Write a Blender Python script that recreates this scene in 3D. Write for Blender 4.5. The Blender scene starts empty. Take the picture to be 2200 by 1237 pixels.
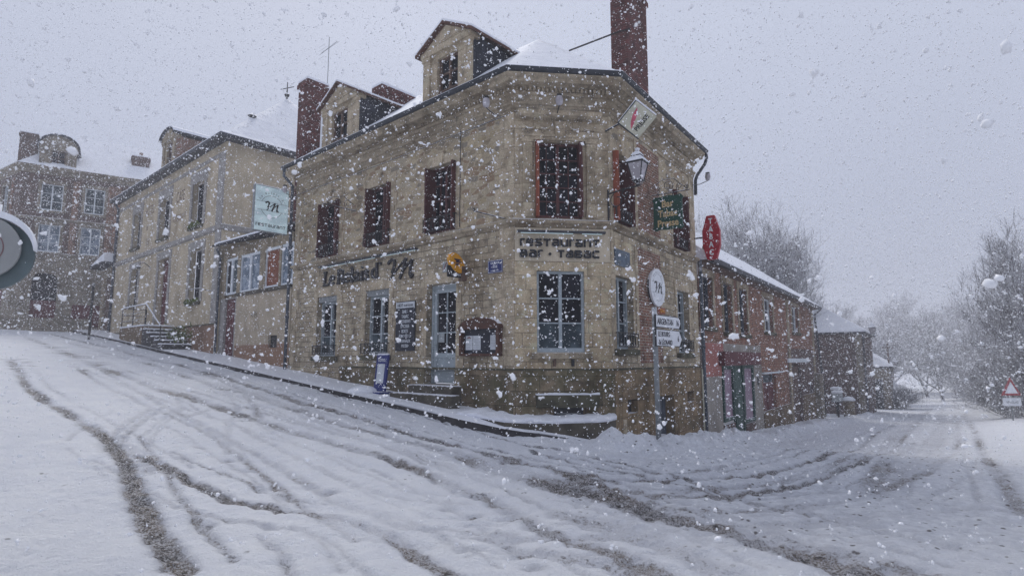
import bpy, math, random
import numpy as np
from mathutils import Matrix, Vector
R_ = math.radians
scene = bpy.context.scene
col = scene.collection
rng = np.random.default_rng(7)
random.seed(7)
HAZE = .0031

# ---------------------------------------------------------------- camera
cd = bpy.data.cameras.new('camera'); cam = bpy.data.objects.new('camera', cd); col.objects.link(cam)
cd.sensor_width = 36; cd.lens = 36 * 1250 / 2200; cd.clip_start = .05; cd.clip_end = 3000
cd.dof.use_dof = True; cd.dof.focus_distance = 13; cd.dof.aperture_fstop = 4.5
cam.location = (0, 0, 1.6); cam.rotation_euler = (R_(90) + math.atan(152 / 1250), 0, 0)
scene.camera = cam
# ---------------------------------------------------------------- overcast sky
w = bpy.data.worlds.new("World"); scene.world = w; w.use_nodes = True
nt = w.node_tree; nt.nodes.clear()
out = nt.nodes.new('ShaderNodeOutputWorld'); bg = nt.nodes.new('ShaderNodeBackground')
sky = nt.nodes.new('ShaderNodeTexSky'); sky.sky_type = 'NISHITA'; sky.sun_disc = False
sky.sun_elevation = R_(48); sky.sun_rotation = R_(-20)
hs = nt.nodes.new('ShaderNodeVectorMath'); hs.operation = 'SCALE'; hs.inputs['Scale'].default_value = .01
nt.links.new(sky.outputs[0], hs.inputs[0])
# cloud layer: even grey-lavender, a little brighter overhead
tc = nt.nodes.new('ShaderNodeTexCoord'); sx = nt.nodes.new('ShaderNodeSeparateXYZ'); nt.links.new(tc.outputs['Generated'], sx.inputs[0])
cr = nt.nodes.new('ShaderNodeValToRGB'); nt.links.new(sx.outputs['Z'], cr.inputs[0])
cr.color_ramp.elements[0].position = .0; cr.color_ramp.elements[0].color = (.365, .39, .50, 1)
cr.color_ramp.elements[1].position = .5; cr.color_ramp.elements[1].color = (.52, .555, .67, 1)
ad = nt.nodes.new('ShaderNodeVectorMath'); ad.operation = 'ADD'
cn = nt.nodes.new('ShaderNodeTexNoise'); cn.inputs['Scale'].default_value = 1.6; cn.inputs['Detail'].default_value = 3; nt.links.new(tc.outputs['Generated'], cn.inputs['Vector'])
cmr = nt.nodes.new('ShaderNodeMapRange'); nt.links.new(cn.outputs[0], cmr.inputs[0]); cmr.inputs[1].default_value = .3; cmr.inputs[2].default_value = .7; cmr.inputs[3].default_value = .93; cmr.inputs[4].default_value = 1.06
cs_ = nt.nodes.new('ShaderNodeVectorMath'); cs_.operation = 'SCALE'; nt.links.new(cr.outputs[0], cs_.inputs[0]); nt.links.new(cmr.outputs[0], cs_.inputs['Scale'])
nt.links.new(cs_.outputs[0], ad.inputs[0]); nt.links.new(hs.outputs[0], ad.inputs[1])
nt.links.new(ad.outputs[0], bg.inputs[0]); bg.inputs[1].default_value = 1.0
nt.links.new(bg.outputs[0], out.inputs[0])
sd = bpy.data.lights.new('sun', 'SUN'); sd.energy = 1.9; sd.angle = R_(22); sd.color = (1, .96, .9)
so = bpy.data.objects.new('sun', sd); col.objects.link(so); so.rotation_euler = (R_(-42), 0, R_(20))
vs = scene.view_settings; vs.view_transform = 'Standard'; vs.look = 'None'; vs.gamma = 1; vs.exposure = 0
scene.cycles.volume_bounces = 2; scene.cycles.max_bounces = 6

# ---------------------------------------------------------------- plan frames
class Fr:
    """facade plan: origin at its left end seen from outside, x to the right, d outwards"""
    def __init__(s, o, hd=None, X=None):
        s.o = np.array(o[:2], float)
        s.X = np.array([math.sin(R_(hd)), math.cos(R_(hd))]) if hd is not None else np.array(X, float)
        s.N = np.array([s.X[1], -s.X[0]])
    def w(s, x, z, d=0):
        q = s.o + s.X * x + s.N * d
        return (q[0], q[1], z)
    def M(s, x=0, z=0, d=0):
        q = s.w(x, z, d)
        return Matrix(((s.X[0], -s.N[0], 0, q[0]), (s.X[1], -s.N[1], 0, q[1]), (0, 0, 1, q[2]), (0, 0, 0, 1)))
    def perp(s, x, d0=0):      # plane standing out from the wall, its x running outwards
        return Fr(s.w(x, 0, d0), X=s.N)
L = Fr((-7.2013, 18.998), 131.9)
CH = Fr((.0408, 12.5), 83.7)
R = Fr(CH.w(2.17, 0), 35.6)
LL, CL, RL = 9.73, 2.17, 5.8
I4 = Matrix.Identity(4)

# ---------------------------------------------------------------- terrain height
def zl(x): return .40 + (9.7 - np.clip(x, -30, 99)) * .0875
TP = []
for x in (-34, -27, -21, -15, -9, -4, 0, 3, 6, 9):
    zz = float(zl(x)) - (.13 if x > -20 else .13 + (-20 - x) * .03)
    TP += [L.w(x, zz, 0), L.w(x, zz, 1.3), L.w(x, zz + .04, 5)]
    if x < 8: TP.append(L.w(x, zz + .1 - max(0, x + 2) * .02, 9.5))
    TP.append(L.w(x, zz + .1, 16))
for x, z in ((0, -.06), (1.5, -.2), (3, -.36), (5.9, -.72), (10, -.95), (14, -1.16), (22, -1.58), (29, -1.9), (40, -2.4), (60, -3.25), (85, -4.05), (110, -4.7)):
    if x > 0: TP.append(R.w(x, z, .3))
    TP += [R.w(x, z - .02, 2.0), R.w(x, z, 4.5), R.w(x, z + .02, 7)]
    if x > 5: TP += [R.w(x, z + .75, 10.5), R.w(x, z + 1.0, 18), R.w(x, z + .3, -8)]
TP += [(0, 0, 0), (0, 5, .0), (-3, 3, .03), (3, 3, -.03), (6, 5, -.12), (-6, 4, .12), (0, 9, .02), (4, 8, -.1), (9, 3, -.2), (0, -6, 0), (-12, 0, .5), (12, -2, -.1),
       CH.w(0, .2, 1.3), CH.w(1, 0, 1.4), CH.w(2, -.1, 1.3), (-60, 10, 2.8), (-60, 60, 4.5), (0, 60, 1.5), (60, 10, .5), (0, 140, -1), (120, 60, -2), (120, 150, -5), (-100, 150, 5)]
TP = np.array(TP, float)
def _phi(r2): return r2 * np.log(np.maximum(r2, 1e-9)) * .5
_n = len(TP); _A = np.zeros((_n + 3, _n + 3))
_d2 = ((TP[:, None, :2] - TP[None, :, :2]) ** 2).sum(-1)
_A[:_n, :_n] = _phi(_d2) + np.eye(_n) * 12.0
_A[:_n, _n] = 1; _A[:_n, _n + 1:] = TP[:, :2]; _A[_n:, :_n] = _A[:_n, _n:].T
_s = np.linalg.solve(_A, np.concatenate([TP[:, 2], [0, 0, 0]]))
def gz(x, y):
    x = np.asarray(x, float); y = np.asarray(y, float); sh = x.shape; x = x.ravel(); y = y.ravel()
    cx, cy = np.clip(x, -130, 140), np.clip(y, -30, 170)
    z = np.full(x.shape, _s[_n]) + _s[_n + 1] * cx + _s[_n + 2] * cy
    for k in range(_n):
        z += _s[k] * _phi((cx - TP[k, 0]) ** 2 + (cy - TP[k, 1]) ** 2)
    return z.reshape(sh)
def g1(x, y): return float(gz(np.array([x]), np.array([y]))[0])

# ---------------------------------------------------------------- materials
def nn(t, typ, **kw):
    n = t.nodes.new(typ)
    for k, v in kw.items(): setattr(n, k, v)
    return n
def mixc(t, f, a, b, mode='MIX'):
    m = nn(t, 'ShaderNodeMix', data_type='RGBA', blend_type=mode)
    for i, v in ((0, f), (6, a), (7, b)):
        if isinstance(v, (int, float)): m.inputs[i].default_value = v
        elif isinstance(v, tuple): m.inputs[i].default_value = (*v[:3], 1)
        else: t.links.new(v, m.inputs[i])
    return m.outputs[2]
def rng_(t, v, a, b, c=0., d=1., sm=True):
    m = nn(t, 'ShaderNodeMapRange', interpolation_type='SMOOTHSTEP' if sm else 'LINEAR')
    t.links.new(v, m.inputs[0])
    for i, q in enumerate((a, b, c, d)): m.inputs[i + 1].default_value = q
    return m.outputs[0]
def mth(t, op, a, b=0.):
    m = nn(t, 'ShaderNodeMath', operation=op)
    for i, v in enumerate((a, b)):
        if isinstance(v, (int, float)): m.inputs[i].default_value = v
        else: t.links.new(v, m.inputs[i])
    return m.outputs[0]
def noise(t, vec, sc, det=4, rough=.55, dist=0):
    n = nn(t, 'ShaderNodeTexNoise'); n.inputs['Scale'].default_value = sc; n.inputs['Detail'].default_value = det
    n.inputs['Roughness'].default_value = rough; n.inputs['Distortion'].default_value = dist
    if vec is not None: t.links.new(vec, n.inputs['Vector'])
    return n
def vscale(t, v, s):
    m = nn(t, 'ShaderNodeMapping'); m.inputs['Scale'].default_value = s; t.links.new(v, m.inputs['Vector']); return m.outputs[0]
SNOW = (.80, .82, .88)
def newmat(name):
    m = bpy.data.materials.new(name); m.use_nodes = True; t = m.node_tree
    return m, t, t.nodes['Principled BSDF']
def finish(t, b, colr, rough, hgt=None, bstr=.4, bdist=.02, snow=0., spec=.3):
    """snow > 0: snow lies on faces that look up"""
    tcn = nn(t, 'ShaderNodeTexCoord'); geo = nn(t, 'ShaderNodeNewGeometry')
    if snow > 0:
        s = nn(t, 'ShaderNodeSeparateXYZ'); t.links.new(geo.outputs['Normal'], s.inputs[0])
        n = noise(t, geo.outputs['Position'], 9, 3)
        f = rng_(t, mth(t, 'ADD', s.outputs['Z'], mth(t, 'MULTIPLY', n.outputs[0], .5)), 1.05 - snow * .5, 1.2 - snow * .5)
        colr = mixc(t, f, colr, SNOW)
    if isinstance(colr, tuple): b.inputs['Base Color'].default_value = (*colr[:3], 1)
    else: t.links.new(colr, b.inputs['Base Color'])
    if isinstance(rough, (int, float)): b.inputs['Roughness'].default_value = rough
    else: t.links.new(rough, b.inputs['Roughness'])
    b.inputs['Specular IOR Level'].default_value = spec
    if hgt is not None:
        bp = nn(t, 'ShaderNodeBump'); bp.inputs['Strength'].default_value = bstr; bp.inputs['Distance'].default_value = bdist
        t.links.new(hgt, bp.inputs['Height']); t.links.new(bp.outputs[0], b.inputs['Normal'])
def plain(name, c, rough=.6, snow=0., var=.25, vs=6., metal=0., spec=.3, bump=0.):
    m, t, b = newmat(name); tcn = nn(t, 'ShaderNodeTexCoord')
    n = noise(t, tcn.outputs['Object'], vs, 5)
    d = tuple(v * (1 - var) for v in c); e = tuple(min(.95, v * (1 + var * .6)) for v in c)
    cc = mixc(t, rng_(t, n.outputs[0], .3, .7), d, e)
    b.inputs['Metallic'].default_value = metal
    finish(t, b, cc, rough, n.outputs[0] if bump else None, bump, .01, snow, spec)
    return m
def facade_vec(t):      # (x along the wall, height) from the wall's own coordinates
    tcn = nn(t, 'ShaderNodeTexCoord'); s = nn(t, 'ShaderNodeSeparateXYZ'); t.links.new(tcn.outputs['Object'], s.inputs[0])
    c = nn(t, 'ShaderNodeCombineXYZ'); t.links.new(mth(t, 'ADD', s.outputs[0], mth(t, 'MULTIPLY', s.outputs[1], .7)), c.inputs[0]); t.links.new(s.outputs[2], c.inputs[1])
    return tcn.outputs['Object'], c.outputs[0], s
def stains(t, obj, cc, amt=.55, damp=None, green=None):
    st = noise(t, vscale(t, obj, (1.1, 1.1, .5)), .9, 6, .65)
    cc = mixc(t, mth(t, 'MULTIPLY', rng_(t, st.outputs[0], .45, .72), amt), cc, (.28, .22, .15), 'MULTIPLY')
    dr = noise(t, vscale(t, obj, (3.2, 3.2, .25)), 1.6, 5, .7)
    cc = mixc(t, mth(t, 'MULTIPLY', rng_(t, dr.outputs[0], .5, .75), amt * .8), cc, (.45, .4, .34), 'MULTIPLY')
    if green:
        gn = noise(t, obj, 2.1, 5, .6)
        s = nn(t, 'ShaderNodeSeparateXYZ'); t.links.new(obj, s.inputs[0])
        f = mth(t, 'MULTIPLY', rng_(t, gn.outputs[0], .42, .62), green)
        cc = mixc(t, f, cc, (.07, .075, .035))
    return cc
def masonry(name, c1, c2, mortar, bw, bh, ms=.012, warp=.012, amt=.5, green=0, bstr=.5, snow=.3, cell=True, off=.5):
    m, t, b = newmat(name); obj, v, s = facade_vec(t)
    wn = noise(t, v, 2.2, 3)
    wv = nn(t, 'ShaderNodeVectorMath', operation='MULTIPLY_ADD'); t.links.new(wn.outputs['Color'], wv.inputs[0])
    wv.inputs[1].default_value = (warp * 2, warp * 2, 0); t.links.new(v, wv.inputs[2])
    br = nn(t, 'ShaderNodeTexBrick'); t.links.new(wv.outputs[0], br.inputs['Vector']); br.offset = off; br.squash = .7; br.squash_frequency = 3; br.offset_frequency = 2
    for k, q in (('Scale', 1), ('Mortar Size', ms), ('Mortar Smooth', .3), ('Brick Width', bw), ('Row Height', bh), ('Bias', -.1)): br.inputs[k].default_value = q
    br.inputs['Color1'].default_value = (*c1, 1); br.inputs['Color2'].default_value = (*c2, 1); br.inputs['Mortar'].default_value = (*mortar, 1)
    gr = noise(t, obj, 28, 6, .7)
    cc = mixc(t, .85, br.outputs[0], gr.outputs['Fac'], 'OVERLAY')
    bl = noise(t, obj, 3.4, 4, .6)
    cc = mixc(t, rng_(t, bl.outputs[0], .45, .7, 0, .75), cc, tuple(q * .5 for q in c2))
    bl2 = noise(t, vscale(t, obj, (1.6, 1.6, 3.2)), 2.1, 4, .6)
    cc = mixc(t, rng_(t, bl2.outputs[0], .5, .68, 0, .5), cc, tuple(min(.6, q * 1.35) for q in c1))
    cc = stains(t, obj, cc, amt, green=green)
    h = mth(t, 'SUBTRACT', mth(t, 'MULTIPLY', gr.outputs[0], .35), br.outputs['Fac'])
    finish(t, b, cc, .88, h, bstr, .02, snow, .2)
    return m
def rubble(name, cols, mortar, sx=2.6, sz=5.4, amt=.4):
    m, t, b = newmat(name); obj, v, s = facade_vec(t)
    wn = noise(t, v, 3, 3); wv = nn(t, 'ShaderNodeVectorMath', operation='MULTIPLY_ADD'); t.links.new(wn.outputs['Color'], wv.inputs[0])
    wv.inputs[1].default_value = (.1, .06, 0); t.links.new(v, wv.inputs[2])
    mv = vscale(t, wv.outputs[0], (sx, sz, 1))
    vo = nn(t, 'ShaderNodeTexVoronoi', voronoi_dimensions='2D'); t.links.new(mv, vo.inputs['Vector']); vo.inputs['Scale'].default_value = 1
    ve = nn(t, 'ShaderNodeTexVoronoi', voronoi_dimensions='2D', feature='DISTANCE_TO_EDGE'); t.links.new(mv, ve.inputs['Vector']); ve.inputs['Scale'].default_value = 1
    sp = nn(t, 'ShaderNodeSeparateColor'); t.links.new(vo.outputs['Color'], sp.inputs[0])
    rp = nn(t, 'ShaderNodeValToRGB'); t.links.new(sp.outputs[0], rp.inputs[0]); rp.color_ramp.interpolation = 'CONSTANT'
    rp.color_ramp.elements.remove(rp.color_ramp.elements[1])
    for i, q in enumerate(cols):
        e = rp.color_ramp.elements[0] if i == 0 else rp.color_ramp.elements.new(i / len(cols))
        e.color = (*q, 1)
    gr = noise(t, obj, 20, 6, .7)
    mo = rng_(t, mth(t, 'ADD', ve.outputs['Distance'], mth(t, 'MULTIPLY', gr.outputs[0], .12)), .08, .2)
    cc = mixc(t, mo, mortar, rp.outputs[0])
    cc = mixc(t, .9, cc, gr.outputs['Fac'], 'OVERLAY')
    cc = stains(t, obj, cc, amt)
    h = mth(t, 'ADD', mth(t, 'MULTIPLY', gr.outputs[0], .4), mo)
    finish(t, b, cc, .9, h, .55, .025, .3, .2)
    return m
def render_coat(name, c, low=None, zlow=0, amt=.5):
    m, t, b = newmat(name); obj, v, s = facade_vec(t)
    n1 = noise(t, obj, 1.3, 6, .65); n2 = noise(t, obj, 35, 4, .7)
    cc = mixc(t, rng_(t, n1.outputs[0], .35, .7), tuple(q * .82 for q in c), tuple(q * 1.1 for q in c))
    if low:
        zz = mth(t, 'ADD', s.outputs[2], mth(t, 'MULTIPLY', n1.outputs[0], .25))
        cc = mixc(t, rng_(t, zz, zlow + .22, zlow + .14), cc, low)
    cc = mixc(t, .4, cc, n2.outputs['Fac'], 'SOFT_LIGHT')
    cc = stains(t, obj, cc, amt)
    finish(t, b, cc, .9, n2.outputs[0], .3, .01, .3, .2)
    return m
M = {}
M['ashlar'] = masonry('ashlar_stone', (.56, .455, .31), (.42, .34, .23), (.20, .165, .12), .55, .31, .008, amt=.7)
M['coursed'] = masonry('coursed_stone', (.48, .405, .295), (.33, .275, .20), (.18, .15, .11), .40, .155, .012, .04, amt=.7)
M['plinth'] = masonry('plinth_stone', (.27, .215, .145), (.15, .12, .082), (.08, .065, .046), .75, .31, .008, amt=.85, green=.5)
M['plinth_r'] = masonry('ochre_plinth_stone', (.29, .21, .125), (.17, .125, .08), (.11, .08, .055), .75, .33, .006, amt=.75, green=.2)
M['rubble'] = rubble('rubble_stone', [(.40, .335, .235), (.27, .22, .15), (.45, .37, .25), (.24, .21, .165), (.36, .295, .19), (.28, .20, .13), (.41, .355, .265)], (.42, .355, .26), 3.6, 8.5, .55)
M['dressed'] = masonry('dressed_stone', (.48, .40, .29), (.38, .315, .225), (.17, .14, .105), .9, .42, .006, amt=.6, bstr=.25, snow=.75)
M['cornice'] = masonry('cornice_stone', (.37, .31, .225), (.28, .235, .17), (.14, .12, .09), 1.1, .9, .004, amt=.85, bstr=.25, snow=.75)
M['brick'] = masonry('red_brick', (.25, .10, .065), (.14, .065, .05), (.32, .275, .22), .22, .068, .016, .004, amt=.3, bstr=.6)
M['brick_dark'] = masonry('dark_brick', (.125, .034, .030), (.07, .024, .023), (.11, .085, .075), .22, .068, .008, .004, amt=.3, bstr=.6, snow=.9)
M['brick_row'] = masonry('orange_brick', (.29, .115, .07), (.16, .075, .05), (.30, .24, .19), .22, .07, .012, .004, amt=.4, bstr=.6)
M['brick_far'] = masonry('mauve_brick', (.15, .095, .08), (.10, .07, .062), (.15, .125, .115), .24, .075, .01, .004, amt=.4)
M['cream'] = render_coat('cream_render', (.50, .425, .31), None, 0, .5)
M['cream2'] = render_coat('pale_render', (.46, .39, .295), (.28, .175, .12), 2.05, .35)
M['pinkbase'] = render_coat('pinkish_base_render', (.26, .165, .115), None, 0, .6)
M['grey_render'] = render_coat('grey_render', (.31, .285, .255), None, 0, .4)
M['pink_render'] = render_coat('salmon_render', (.36, .15, .13), None, 0, .3)
M['ochre'] = render_coat('ochre_render', (.20, .15, .10), None, 0, .8)
M['greystone'] = plain('grey_dressed_stone', (.30, .285, .27), .8, .7, .2, 3)
M['farstone'] = masonry('far_stone', (.28, .245, .195), (.21, .185, .15), (.2, .17, .14), .8, .35, .008, amt=.5)
M['slate'] = masonry('slate', (.045, .05, .065), (.03, .034, .045), (.015, .015, .02), .22, .14, .01, .002, amt=.2, snow=.9)
M['gutter'] = plain('dark_zinc', (.03, .035, .045), .45, .9, .3)
M['pipe'] = plain('blue_grey_pipe', (.07, .085, .11), .5, .4, .3)
M['frame'] = plain('blue_grey_paint', (.33, .38, .41), .5, .5, .12)
M['framew'] = plain('white_paint', (.62, .66, .70), .5, .5, .12)
M['redwood'] = plain('dark_red_paint', (.075, .019, .017), .5, .5, .25)
M['orange'] = plain('rust_orange_paint', (.26, .065, .03), .55, .4, .2)
M['brown'] = plain('brown_wood', (.085, .035, .022), .6, .6, .35)
M['oldwood'] = plain('weathered_wood', (.12, .075, .055), .7, .5, .4)
M['maroon'] = plain('maroon_paint', (.10, .018, .022), .55, .5, .25)
M['iron'] = plain('black_iron', (.018, .018, .02), .5, .8, .3)
M['green'] = plain('dark_green_paint', (.012, .055, .042), .45, .4, .2)
M['greensign'] = plain('green_sign_paint', (.010, .065, .045), .4, .3, .15)
M['gold'] = plain('pale_gold_paint', (.55, .42, .22), .45, .0, .1)
M['redsign'] = plain('red_sign_plastic', (.36, .008, .022), .3, .5, .1)
M['white'] = plain('white_enamel', (.72, .74, .78), .4, .4, .08)
M['black'] = plain('black_lettering', (.014, .014, .018), .4, .3, .1)
M['blueenamel'] = plain('blue_enamel', (.010, .022, .13), .3, .2, .1)
M['blueplaque'] = plain('faded_blue_enamel', (.075, .11, .15), .5, .2, .4)
M['bluestand'] = plain('blue_plastic', (.008, .018, .15), .35, .8, .15)
M['yellow'] = plain('yellow_plastic', (.66, .30, .012), .35, .5, .12)
M['darkblue'] = plain('dark_blue_print', (.02, .015, .05), .5)
M['navy'] = plain('navy_board', (.012, .016, .03), .5, .2, .3)
M['paper'] = plain('printed_paper', (.55, .58, .62), .6, 0, .15)
M['cream_sign'] = plain('cream_sign_panel', (.50, .49, .39), .4, .3, .1)
M['pinkred'] = plain('faded_red_print', (.55, .10, .16), .5)
M['steel'] = plain('galvanised_steel', (.23, .25, .26), .5, .5, .2, 10)
M['signback'] = plain('grey_green_metal', (.11, .145, .155), .45, .5, .25, 4)
M['disc'] = plain('frosted_sign_face', (.30, .31, .31), .6, .3, .12, 3)
M['palered'] = plain('frosted_red_print', (.20, .11, .115), .6, 0, .2)
M['signred'] = plain('sign_red', (.33, .05, .06), .5, .3)
M['stone_dark'] = plain('dark_kerb_stone', (.045, .042, .045), .85, .55, .5, 5, bump=.5)
M['stonestep'] = plain('wet_step_stone', (.085, .075, .058), .85, .9, .4, 4, bump=.5)
M['mossy'] = plain('mossy_stone', (.085, .08, .052), .9, .0, .5, 4, bump=.6)
M['flower'] = plain('window_box_plants', (.10, .13, .03), .9, .3, .6, 12)
M['curtain'] = plain('net_curtain', (.34, .37, .38), .8, 0, .25, 9)
M['rustwood'] = plain('rust_brown_board', (.20, .055, .02), .6, 0, .2)
M['mauve'] = plain('mauve_painted_glass', (.30, .20, .27), .3, 0, .15)
M['snow'] = None
def emis(name, c, e, base=None):
    m, t, b = newmat(name); b.inputs['Base Color'].default_value = (*(base or c), 1)
    b.inputs['Emission Color'].default_value = (*c, 1); b.inputs['Emission Strength'].default_value = e
    return m
M['tube'] = emis('lit_fluorescent_tube', (.75, .95, 1), .22)
M['paleband'] = render_coat('pale_smooth_stone', (.55, .475, .36), None, 0, .5)
def backlit():
    m, t, b = newmat('backlit_sign_panel'); obj = nn(t, 'ShaderNodeTexCoord').outputs['Object']
    n = noise(t, vscale(t, obj, (1.2, 1, 2.6)), 1.6, 2)
    c = mixc(t, rng_(t, n.outputs[0], .35, .7), (.22, .30, .34), (.42, .55, .60))
    b.inputs['Base Color'].default_value = (.35, .42, .46, 1); t.links.new(c, b.inputs['Emission Color']); b.inputs['Emission Strength'].default_value = .55
    b.inputs['Roughness'].default_value = .4
    return m
M['backlit'] = backlit()
def glassmat(name, c, c2, sc=1.6, rough=.12, spec=.05):
    m, t, b = newmat(name); tcn = nn(t, 'ShaderNodeTexCoord'); n = noise(t, tcn.outputs['Object'], sc, 3)
    cc = mixc(t, rng_(t, n.outputs[0], .42, .62), c, c2)
    finish(t, b, cc, rough, None, spec=spec)
    return m
M['glass'] = glassmat('dark_window_glass', (.006, .006, .009), (.018, .018, .026))
M['glassb'] = glassmat('curtained_window_glass', (.035, .05, .06), (.09, .12, .14))
M['glassl'] = glassmat('pale_curtained_glass', (.12, .16, .21), (.28, .33, .40), 3)
M['lampglass'] = glassmat('frosted_lantern_glass', (.32, .30, .32), (.48, .46, .50), 4, .3)

def snowmat():
    m, t, b = newmat('fresh_snow'); geo = nn(t, 'ShaderNodeNewGeometry'); p = geo.outputs['Position']
    n1 = noise(t, p, 5, 6, .6); n2 = noise(t, p, 40, 3, .6)
    c = mixc(t, rng_(t, n1.outputs[0], .3, .7), (.74, .76, .82), (.84, .86, .91))
    h = mth(t, 'ADD', n1.outputs[0], mth(t, 'MULTIPLY', n2.outputs[0], .15))
    finish(t, b, c, .75, h, .35, .05, 0, .2)
    return m
M['snow'] = snowmat()
def groundmat():
    m, t, b = newmat('rutted_snow'); geo = nn(t, 'ShaderNodeNewGeometry'); p = geo.outputs['Position']
    at = nn(t, 'ShaderNodeAttribute', attribute_name='slush'); a = at.outputs['Fac']
    al = nn(t, 'ShaderNodeAttribute', attribute_name='worn'); wv = al.outputs['Fac']
    n1 = noise(t, p, 1.3, 6, .65); n2 = noise(t, p, 22, 6, .75); n3 = noise(t, p, 9, 5, .7); n4 = noise(t, p, 60, 3, .7)
    c = mixc(t, rng_(t, n1.outputs[0], .35, .7), (.84, .865, .93), (.92, .94, .985))
    c = mixc(t, mth(t, 'MULTIPLY', wv, rng_(t, n3.outputs[0], .35, .65, .1, .55)), c, (.50, .52, .58))
    thr = mth(t, 'ADD', mth(t, 'MULTIPLY', a, .40), mth(t, 'MULTIPLY', n2.outputs[0], .55))
    thr = mth(t, 'ADD', thr, mth(t, 'MULTIPLY', n3.outputs[0], .35))
    f = mth(t, 'MULTIPLY', rng_(t, thr, .64, .80), rng_(t, a, .02, .25))
    dirt = mixc(t, rng_(t, n1.outputs[0], .42, .6), (.15, .115, .085), (.11, .11, .12))
    dirt = mixc(t, rng_(t, n4.outputs[0], .42, .58), dirt, (.50, .50, .53))
    c = mixc(t, mth(t, 'MULTIPLY', rng_(t, a, .0, .7), .7), c, (.47, .48, .53))
    f2 = mth(t, 'MULTIPLY', rng_(t, thr, .76, .90), rng_(t, n2.outputs[0], .48, .58)); dirt = mixc(t, f2, dirt, (.06, .055, .055))
    c = mixc(t, f, c, dirt)
    # stray specks of grit and twigs thrown about the carriageway
    sp = nn(t, 'ShaderNodeTexVoronoi'); t.links.new(p, sp.inputs['Vector']); sp.inputs['Scale'].default_value = 7
    sf = mth(t, 'MULTIPLY', rng_(t, sp.outputs['Distance'], .2, .1), rng_(t, mth(t, 'ADD', n1.outputs[0], mth(t, 'MULTIPLY', wv, .22)), .55, .68))
    c = mixc(t, mth(t, 'MULTIPLY', sf, .85), c, (.10, .09, .085))
    h = mth(t, 'ADD', mth(t, 'MULTIPLY', n3.outputs[0], .8), mth(t, 'ADD', mth(t, 'MULTIPLY', n2.outputs[0], .5), mth(t, 'MULTIPLY', n4.outputs[0], .12)))
    h = mth(t, 'SUBTRACT', h, mth(t, 'MULTIPLY', f, .25))
    finish(t, b, c, rng_(t, f, 0, 1, .78, .45), h, 1., .09, 0, .25)
    return m
M['ground'] = groundmat()

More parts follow.
